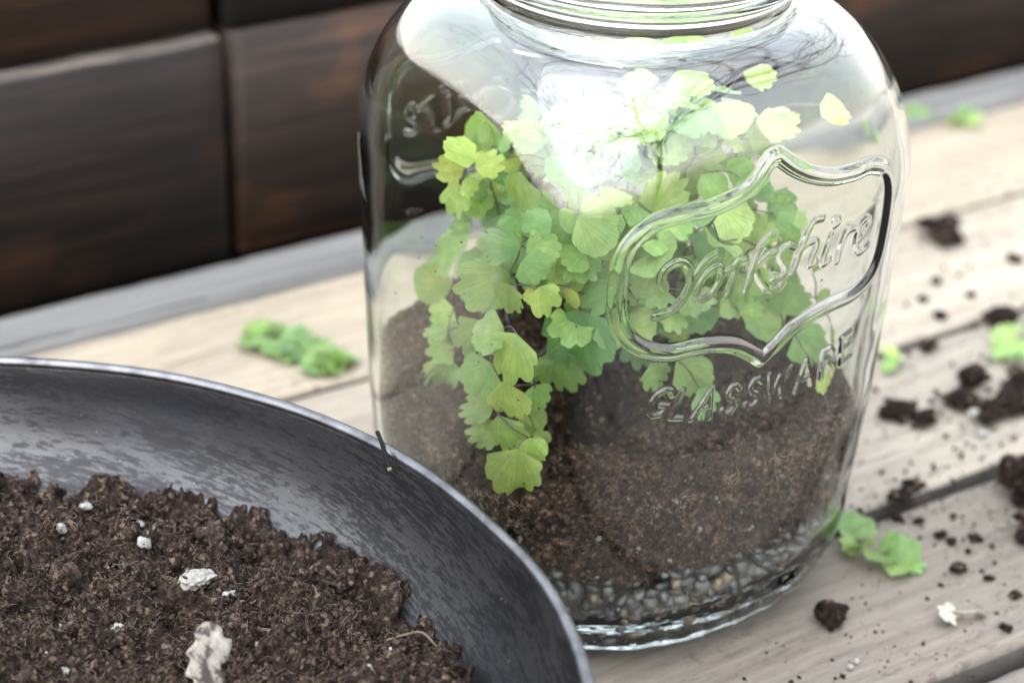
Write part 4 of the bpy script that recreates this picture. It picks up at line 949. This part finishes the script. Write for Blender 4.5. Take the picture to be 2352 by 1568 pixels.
def bowl_soil_h(x, y):
    """Height of the bowl's soil above the deck; x, y from the bowl centre."""
    P = np.stack([x, y, np.zeros_like(x)], 1)
    r = np.hypot(x, y); h = .0640 + .006 * fbm(P, 22, 2, seed=60) + .004 * np.clip((.17 - r) / .1, 0, 1)
    lumps = 1 - np.abs(fbm(P, 62, 3, .55, seed=61))
    h = h + .0095 * (lumps - .6) + .0042 * fbm(P, 150, 3, .6, seed=64)
    return h
def build_bowl_soil():
    rng = np.random.default_rng(21)
    # fine sheet, densest where the bowl is near
    step = .00085; xs = np.arange(-.06, .2101, step); ys = np.arange(-.125, .2101, step); X, Y = np.meshgrid(xs, ys); nx, ny = len(xs), len(ys)
    x, y = X.ravel(), Y.ravel(); z = bowl_soil_h(x, y)
    P = np.stack([x, y, z], 1)
    # overhanging crumbs: push sideways as well as up
    z2 = z + .0016 * np.abs(fbm(P, 330, 3, .6, seed=70)) + .0010 * fbm(P, 800, 2, seed=75)
    dx = .0022 * fbm(P, 210, 2, seed=71); dy = .0022 * fbm(P, 210, 2, seed=72)
    V = np.stack([x + dx, y + dy, z2], 1); r = np.hypot(V[:, 0], V[:, 1]); lim = wall_r(np.clip(V[:, 2], .01, .1)) - .0012
    ok = r < lim + .004
    V[:, :2] *= np.minimum(1, lim / np.maximum(r, 1e-6))[:, None]
    q = (np.arange(ny - 1)[:, None] * nx + np.arange(nx - 1)[None]).ravel(); F = np.stack([q, q + 1, q + nx + 1, q + nx], 1)
    F = F[ok[F].all(1)]
    # the rest of the bowl, coarser
    st2 = .004; xs = np.arange(-.204, .205, st2); X, Y = np.meshgrid(xs, xs); n2 = len(xs); x, y = X.ravel(), Y.ravel(); zz = bowl_soil_h(x, y) - .0022
    V2 = np.stack([x, y, zz], 1); r = np.hypot(x, y); ok2 = r < .1985
    q = (np.arange(n2 - 1)[:, None] * n2 + np.arange(n2 - 1)[None]).ravel(); F2 = np.stack([q, q + 1, q + n2 + 1, q + n2], 1)
    inside = ((x > -.056) & (y > -.121))[F2].all(1); F2 = F2[ok2[F2].all(1) & ~inside]
    so = tag(obj('potting_soil', mesh_np('potting_soil', np.vstack([V, V2]), np.vstack([F, F2 + len(V)])), M['soil'], None, BC), 'crumbly dark brown potting soil heaped in the metal bowl', 'soil', kind='stuff')
    def pts(n, lift):
        a = rng.uniform(-.056, .207, n * 2); b = rng.uniform(-.12, .207, n * 2); k = np.hypot(a, b) < .1955; a, b = a[k][:n], b[k][:n]
        return np.stack([a, b, bowl_soil_h(a, b) + lift * rng.uniform(.2, 1, len(a))], 1)
    P = pts(15000, .0030); S = (.0003 + .0013 * rng.uniform(0, 1, (len(P), 1)) ** 3) * rng.uniform(.6, 1.3, (len(P), 3))
    V, F = scatter(ICO1, P, S, rng, .45); obj('crumbs', mesh_np('crumbs', V, F, False), M['soil'], so)['kind'] = 'stuff'
    # a few big crumbs along the wall of the bowl
    t = rng.uniform(-.7, 1.75, 90); rr = .1955 + rng.uniform(-.006, .0005, 90)
    P = np.stack([rr * np.cos(t), rr * np.sin(t), 0 * t], 1); P[:, 2] = bowl_soil_h(P[:, 0], P[:, 1]) + rng.uniform(0, .003, 90)
    Vs, Fs, off = [], [], 0
    for k, p in enumerate(P):
        v, f = lump(ICO3, 200 + k % 12, .55, 2.6); v = v * rng.uniform(.0022, .0058) * rng.uniform(.7, 1.2, 3) + p
        Vs.append(v); Fs.append(f + off); off += len(v)
    obj('clods', mesh_np('clods', np.vstack(Vs), np.vstack(Fs)), M['soil'], so)['kind'] = 'stuff'
    P = pts(20000, .0036); V, F = fibres(P, .0010 + .0040 * rng.uniform(0, 1, len(P)) ** 3, rng.uniform(.00006, .00014, len(P)), rng, None, .35)
    obj('strands', mesh_np('strands', V, F), M['fibre'], so)['kind'] = 'stuff'
    P = pts(70, .0020); V, F = scatter(ICO1, P, rng.uniform(.0003, .0008, (len(P), 1)) * rng.uniform(.8, 1.3, (len(P), 3)), rng, .2)
    obj('perlite_flecks', mesh_np('perlite_flecks', V, F), M['perlite'], so)['kind'] = 'stuff'
build_bowl_soil()
def on_soil(x, y): return float(bowl_soil_h(np.array([x - BC.x]), np.array([y - BC.y]))[0])
for k, (x, y, s) in enumerate([(-.2199, .037, .0017), (-.2342, .0252, .0018), (-.2126, -.0001, .0021), (-.2069, .0171, .0019), (-.2646, -.0173, .0015), (-.2384, -.0328, .0016), (-.1983, -.0379, .0013),
                               (-.1955, -.038, .0012), (-.2643, -.0515, .0016), (-.2026, .011, .0012), (-.1985, -.0636, .0011), (-.1803, -.1102, .0015)]):
    v, f = lump(ICO3, 300 + k, .45, 1.6, (1.3, 1, .8)); o = obj('perlite_grain', mesh_np('perlite_grain', v * s, f), M['perlite'], None, (x, y, on_soil(x, y) + s * .7))
    o.rotation_euler = (k, k * 2, k * 3); tag(o, 'tiny white perlite grain on the dark soil in the bowl', 'perlite', 'perlite grains in the bowl')
v, f = lump(ICO4, 333, .22, 2.2, (.0066, .0038, .0032)); o = obj('white_stone', mesh_np('white_stone', v, f), M['stone'], None, (-.2047, -.0277, on_soil(-.2047, -.0277) + .0042))
o.rotation_euler = (.2, -.1, -.22); tag(o, 'pale pitted pebble, largest white one on the soil in the bowl', 'stone')

def flake(name, outline, thick, mat, loc, rot, label, cat, seed, curl=.0):
    """A torn flat piece: an outline with its own thickness, curl and uneven surface."""
    P = crom(outline, 4, True); n = len(P); c = P.mean(0); V = []; rings = 6
    for side in (1, -1):
        for k in range(rings + 1):
            q = k / rings; p = c + (P - c) * q
            z = thick * side * (1 - .55 * q ** 3)
            V.append(np.stack([p[:, 0], p[:, 1], np.full(n, z)], 1))
    V = np.concatenate(V); V[:, 2] += curl * (V[:, 0] - c[0]) ** 2 / .01 + fbm(V, 200, 3, seed=seed) * min(thick * .8, .0006)
    F = []; j = np.arange(n); j2 = (j + 1) % n; m1 = (rings + 1) * n
    for k in range(rings):
        F.append(np.stack([k * n + j, (k + 1) * n + j, (k + 1) * n + j2, k * n + j2], 1)); F.append(np.stack([m1 + k * n + j, m1 + k * n + j2, m1 + (k + 1) * n + j2, m1 + (k + 1) * n + j], 1))
    F.append(np.stack([rings * n + j, m1 + rings * n + j, m1 + rings * n + j2, rings * n + j2], 1))
    o = obj(name, mesh_np(name, V, [np.vstack(F)]), mat, None, loc); o.rotation_euler = rot
    return tag(o, label, cat)
flake('bark_chip', [(-.013, -.0060), (-.0125, -.001), (-.009, .0008), (-.0085, .0040), (-.003, .0048), (-.0015, .0072), (.004, .0064), (.0062, .0082), (.0112, .0066), (.0122, .0015), (.0098, -.0012), (.0102, -.0045), (.004, -.0062), (.001, -.0052), (-.003, -.0088), (-.0085, -.0080)], .0009, M['chip'],
      (-.2275, -.0835, on_soil(-.2275, -.0835) + .0085), (.62, -.38, .62), 'jagged pale bark chip half sunk in the soil of the bowl', 'bark chip', 7, .12)
# a long pale strand and a rusty sliver on the bowl soil
for nm, pts, rad, mat, lab, cat in [
    ('root_strand', [(-.166, -.098, .006), (-.160, -.1015, .0095), (-.155, -.104, .010), (-.1515, -.1075, .008)], .0004, 'fibre', 'thin pale root strand lying on the soil near the bowl wall', 'root strand'),
    ('bark_sliver', [(-.1915, -.0525, .005), (-.1905, -.0605, .0065), (-.1925, -.0675, .005)], .0009, 'fibre', 'narrow brown bark sliver in the middle of the bowl soil', 'bark sliver')]:
    P = [np.array([x, y, on_soil(x, y) + d * .55]) for x, y, d in pts]; V, F = tube(crom(P, 6), rad, 6); tag(obj(nm, mesh_np(nm, V, F), M[mat]), lab, cat)

tw = tag(empty('black_twig', (-.1347, -.0408, .1115)), 'short black twig hooked over the rim of the bowl in front of the jar', 'twig')
A = np.array([-.0036, -.0027, .0080]); B = np.array([-.0040, -.0121, -.0025])
V, F = tube(crom([A, A * .55 + B * .45 + np.array([0, 0, .0010]), B], 6), [.0008] * 6 + [.0009] * 6 + [.0008], 8); obj('bark', mesh_np('bark', V, F), M['twig'], tw)
dn = (B - A) / np.linalg.norm(B - A); V, F = tube([B - dn * .0003, B + dn * .0010], .00085, 8); obj('cut_end', mesh_np('cut_end', V, F), M['twigend'], tw)

# ------------------------------------------------------------------ spilled soil and scraps on the deck
def clod(x, y, s, seed, label, squash=.75):
    v, f = lump(ICO4, seed, .55, 1.45, (1.15, 1.0, squash)); v = v + .10 * (fbm(v, 6, 3, seed=seed + 3))[:, None] * v / np.linalg.norm(v, axis=1)[:, None]
    v = v * s; v[:, 2] -= v[:, 2].min()
    o = obj('soil_clod', mesh_np('soil_clod', v, f), M['clod'], None, (x, y, -.0008)); o.rotation_euler = (0, 0, seed * 1.3); tag(o, label, 'soil clod', 'soil clods spilled on the deck')
    return o
clod(.0455, -.0950, 0.0058, 401, 'round dark soil clod in front of the jar foot with a white speck')
clod(.3379, .154, 0.0103, 402, 'blurred dark soil clod alone on the second board behind', .5)
clod(.1835, .0190, 0.0067, 403, 'dark soil clod nearest the right side of the jar', .6)
clod(.1890, .0060, 0.0052, 404, 'flat soil clod leaning against the one nearest the jar', .55)
clod(.2361, .0221, 0.0061, 405, 'upright soil clod at the top of the spilled heap', .85)
clod(.2161, .0105, 0.0069, 406, 'left clod of the spilled soil heap', .5)
clod(.2190, -.0060, 0.0072, 407, 'front clod of the spilled soil heap with pale specks', .5)
clod(.2330, -.0065, 0.0089, 408, 'middle clod of the spilled soil heap by the right picture edge', .5)
clod(.2480, -.0010, 0.0103, 413, 'rear clod of the spilled soil heap under the light sprig', .55)
clod(.1850, -.0700, 0.0114, 409, 'large black soil clod cut by the right picture edge', .8)
clod(.1640, -.0935, 0.0083, 410, 'black soil clod just below the large one at the picture edge', .6)
clod(.2959, .0642, 0.0072, 411, 'soil clod lying over the board gap near the light sprig', .5)
clod(.1335, -.0395, 0.0045, 412, 'soil clod stuck in the board gap right of the jar', .5)
clod(.1450, -.0350, 0.0041, 414, 'smaller soil clod farther along the same board gap', .5)
for k, (x, y, s) in enumerate([(.129, -.0706, .0034), (.1297, -.0765, .0030), (.1403, -.0805, .0036), (.1283, -.0573, .0028), (.2973, .1152, .0040), (.2715, .0839, .0045), (.2772, .1034, .0035), (.3029, .0944, .0035),
                               (.3534, .1135, .0050), (.1173, -.0941, .0042), (.1244, -.1208, .0032), (.1046, -.136, .0030), (.124, -.1057, .0028), (.2427, .0622, .0055), (.1224, -.0497, .0035)]):
    v, f = lump(ICO3, 500 + k, .4, 2.0, (1.3, 1, .6)); v = v * s; v[:, 2] -= v[:, 2].min()
    o = obj('soil_crumb', mesh_np('soil_crumb', v * .72, f), M['clod'], None, (x, y, -.0006)); o.rotation_euler = (0, 0, k)
    tag(o, 'small loose soil crumb lying on the boards right of the jar', 'soil crumb', 'loose soil crumbs on the deck')
rng = np.random.default_rng(77)
cx = np.array([(.22, .01, .045), (.15, -.06, .05), (.10, -.10, .05), (.30, .10, .06), (.06, -.13, .04), (.12, -.04, .012), (.20, -.036, .03)])
P = np.vstack([np.stack([rng.normal(a, s, n), rng.normal(b, s * .6, n)], 1) for (a, b, s), n in zip(cx, (170, 90, 60, 40, 30, 40, 40))])
P = P[(sum((np.abs(P.T) / .094) ** 2.4) > 1.02) & (np.hypot(P[:, 0] - BC.x, P[:, 1] - BC.y) > .23)]
S = (.0003 + .0015 * rng.uniform(0, 1, (len(P), 1)) ** 3.5) * rng.uniform(.7, 1.3, (len(P), 3))
P2 = np.vstack([np.stack([rng.normal(a, s_, 190), rng.normal(b, s_ * .5, 190)], 1) for a, b, s_ in ((.225, .005, .030), (.175, -.075, .028), (.29, .06, .03), (.14, -.036, .03), (.05, -.11, .05))])
P2 = P2[(sum((np.abs(P2.T) / .094) ** 2.4) > 1.02) & (np.hypot(P2[:, 0] - BC.x, P2[:, 1] - BC.y) > .23)]
S2 = (.00018 + .0006 * rng.uniform(0, 1, (len(P2), 1)) ** 3) * rng.uniform(.7, 1.3, (len(P2), 3)); P = np.vstack([P, P2]); S = np.vstack([S, S2])
V, F = scatter(ICO1, np.column_stack([P, S[:, 2] * .3]), S, rng, .4)
tag(obj('soil_dust', mesh_np('soil_dust', V, F), M['clod']), 'fine soil grains scattered over the boards right of the jar', 'soil', kind='stuff')
for k, (x, y, s) in enumerate([(.0315, -.1238, .0014), (.0362, -.1222, .0013)]):
    v, f = lump(ICO2, 600 + k, .15, 1.5); tag(obj('perlite_grain', mesh_np('perlite_grain', v * s, f), M['perlite'], None, (x, y, s * .9)), 'tiny white perlite grain on the bare board in front of the jar', 'perlite', 'perlite grains in front of the jar')
for k, (x, y, z, s) in enumerate([(.2508, .0085, .010, .0034), (.2109, -.004, .005, .0028), (.2058, -.0158, .0012, .0026)]):
    v, f = lump(ICO2, 620 + k, .2, 1.5, (1.3, 1, .7)); tag(obj('perlite_grain', mesh_np('perlite_grain', v * s, f), M['perlite'], None, (x, y, z)), 'white perlite grain in the spilled soil heap on the deck', 'perlite', 'perlite grains in the spilled heap')
hk = tag(empty('dry_leaf_scrap', (.0895, -.1200, 0)), 'curled pale papery leaf scrap on the near grey board', 'leaf scrap')
for k, (outl, rot, dz) in enumerate([([(-.0085, -.002), (-.007, .002), (-.0035, .0030), (-.002, .0055), (.002, .0036), (.0050, .0042), (.0066, .0010), (.0040, -.0012), (.0042, -.0042), (.000, -.0034), (-.004, -.0058), (-.0055, -.0030)], (.42, .20, .4), .0036),
                                     ([(-.0055, -.001), (-.002, .0030), (.001, .0018), (.0045, .0034), (.0060, -.0004), (.0030, -.0014), (.0015, -.0040), (-.003, -.0034)], (-.55, -.35, -1.0), .0040), ([(-.004, 0), (0, .0024), (.0042, .0012), (.0030, -.0022), (-.001, -.0026)], (.2, .6, .9), .0032)]):
    o = flake('flap', outl, .0003, M['husk'], (.0895 + .006 * k, -.1190 - .003 * k, dz), rot, None, None, 40 + k, .12)
    o.parent = hk; o.location = (.006 * k - .001, .001 - .003 * k, dz)

# ------------------------------------------------------------------ bare tree over the deck: out of frame, mirrored in the jar's shoulder
def build_tree():
    rng = np.random.default_rng(9); org = np.array([0.9, -3.5, -.06])
    tree = tag(empty('bare_tree', org), 'bare spreading tree overhanging the deck, mirrored as dark twigs in the jar shoulder', 'tree')
    V, F = tube(crom([np.array([0, 0, 0]), np.array([-.03, .05, .9]), np.array([-.12, .2, 1.6]), np.array([-.3, .5, 2.3])], 6), np.linspace(.12, .06, 19), 10)
    obj('trunk', mesh_np('trunk', V, F), M['bark'], tree)
    def limb(p, d, L, r, lev, acc):
        pts = [p]; q = p.copy(); dd = d / np.linalg.norm(d)
        for _ in range(6):
            dd = dd + rng.normal(size=3) * .20; dd[2] *= .85; dd /= np.linalg.norm(dd); q = q + dd * L / 6; q[2] = max(q[2], 1.25); pts.append(q.copy())
        v, f = tube(crom(pts, 3), np.linspace(r, r * .4, 19), 5, False); n0 = sum(len(x) for x in acc[0]); acc[0].append(v); acc[1].append(f[0] + n0)
        if lev:
            for k in range(4 if lev > 1 else 3):
                i = rng.integers(1, 7); nd = dd + rng.normal(size=3) * .9; nd[2] = nd[2] * .35 + .03; limb(pts[i], nd, L * rng.uniform(.4, .65), r * .5, lev - 1, acc)
    for k in range(10):                                     # each limb with its twigs is one part
        a = math.radians(122) + (k - 4.5) * .17 + rng.uniform(-.1, .1); acc = ([], [])
        limb(np.array([-.12 - .02 * k, .2 + .033 * k, 1.62 + .07 * k]), np.array([math.cos(a), math.sin(a), rng.uniform(-.05, .30)]), rng.uniform(3.6, 5.0), .036, 3, acc)
        obj('limb', mesh_np('limb', np.vstack(acc[0]), np.vstack(acc[1])), M['bark'], tree)
build_tree()
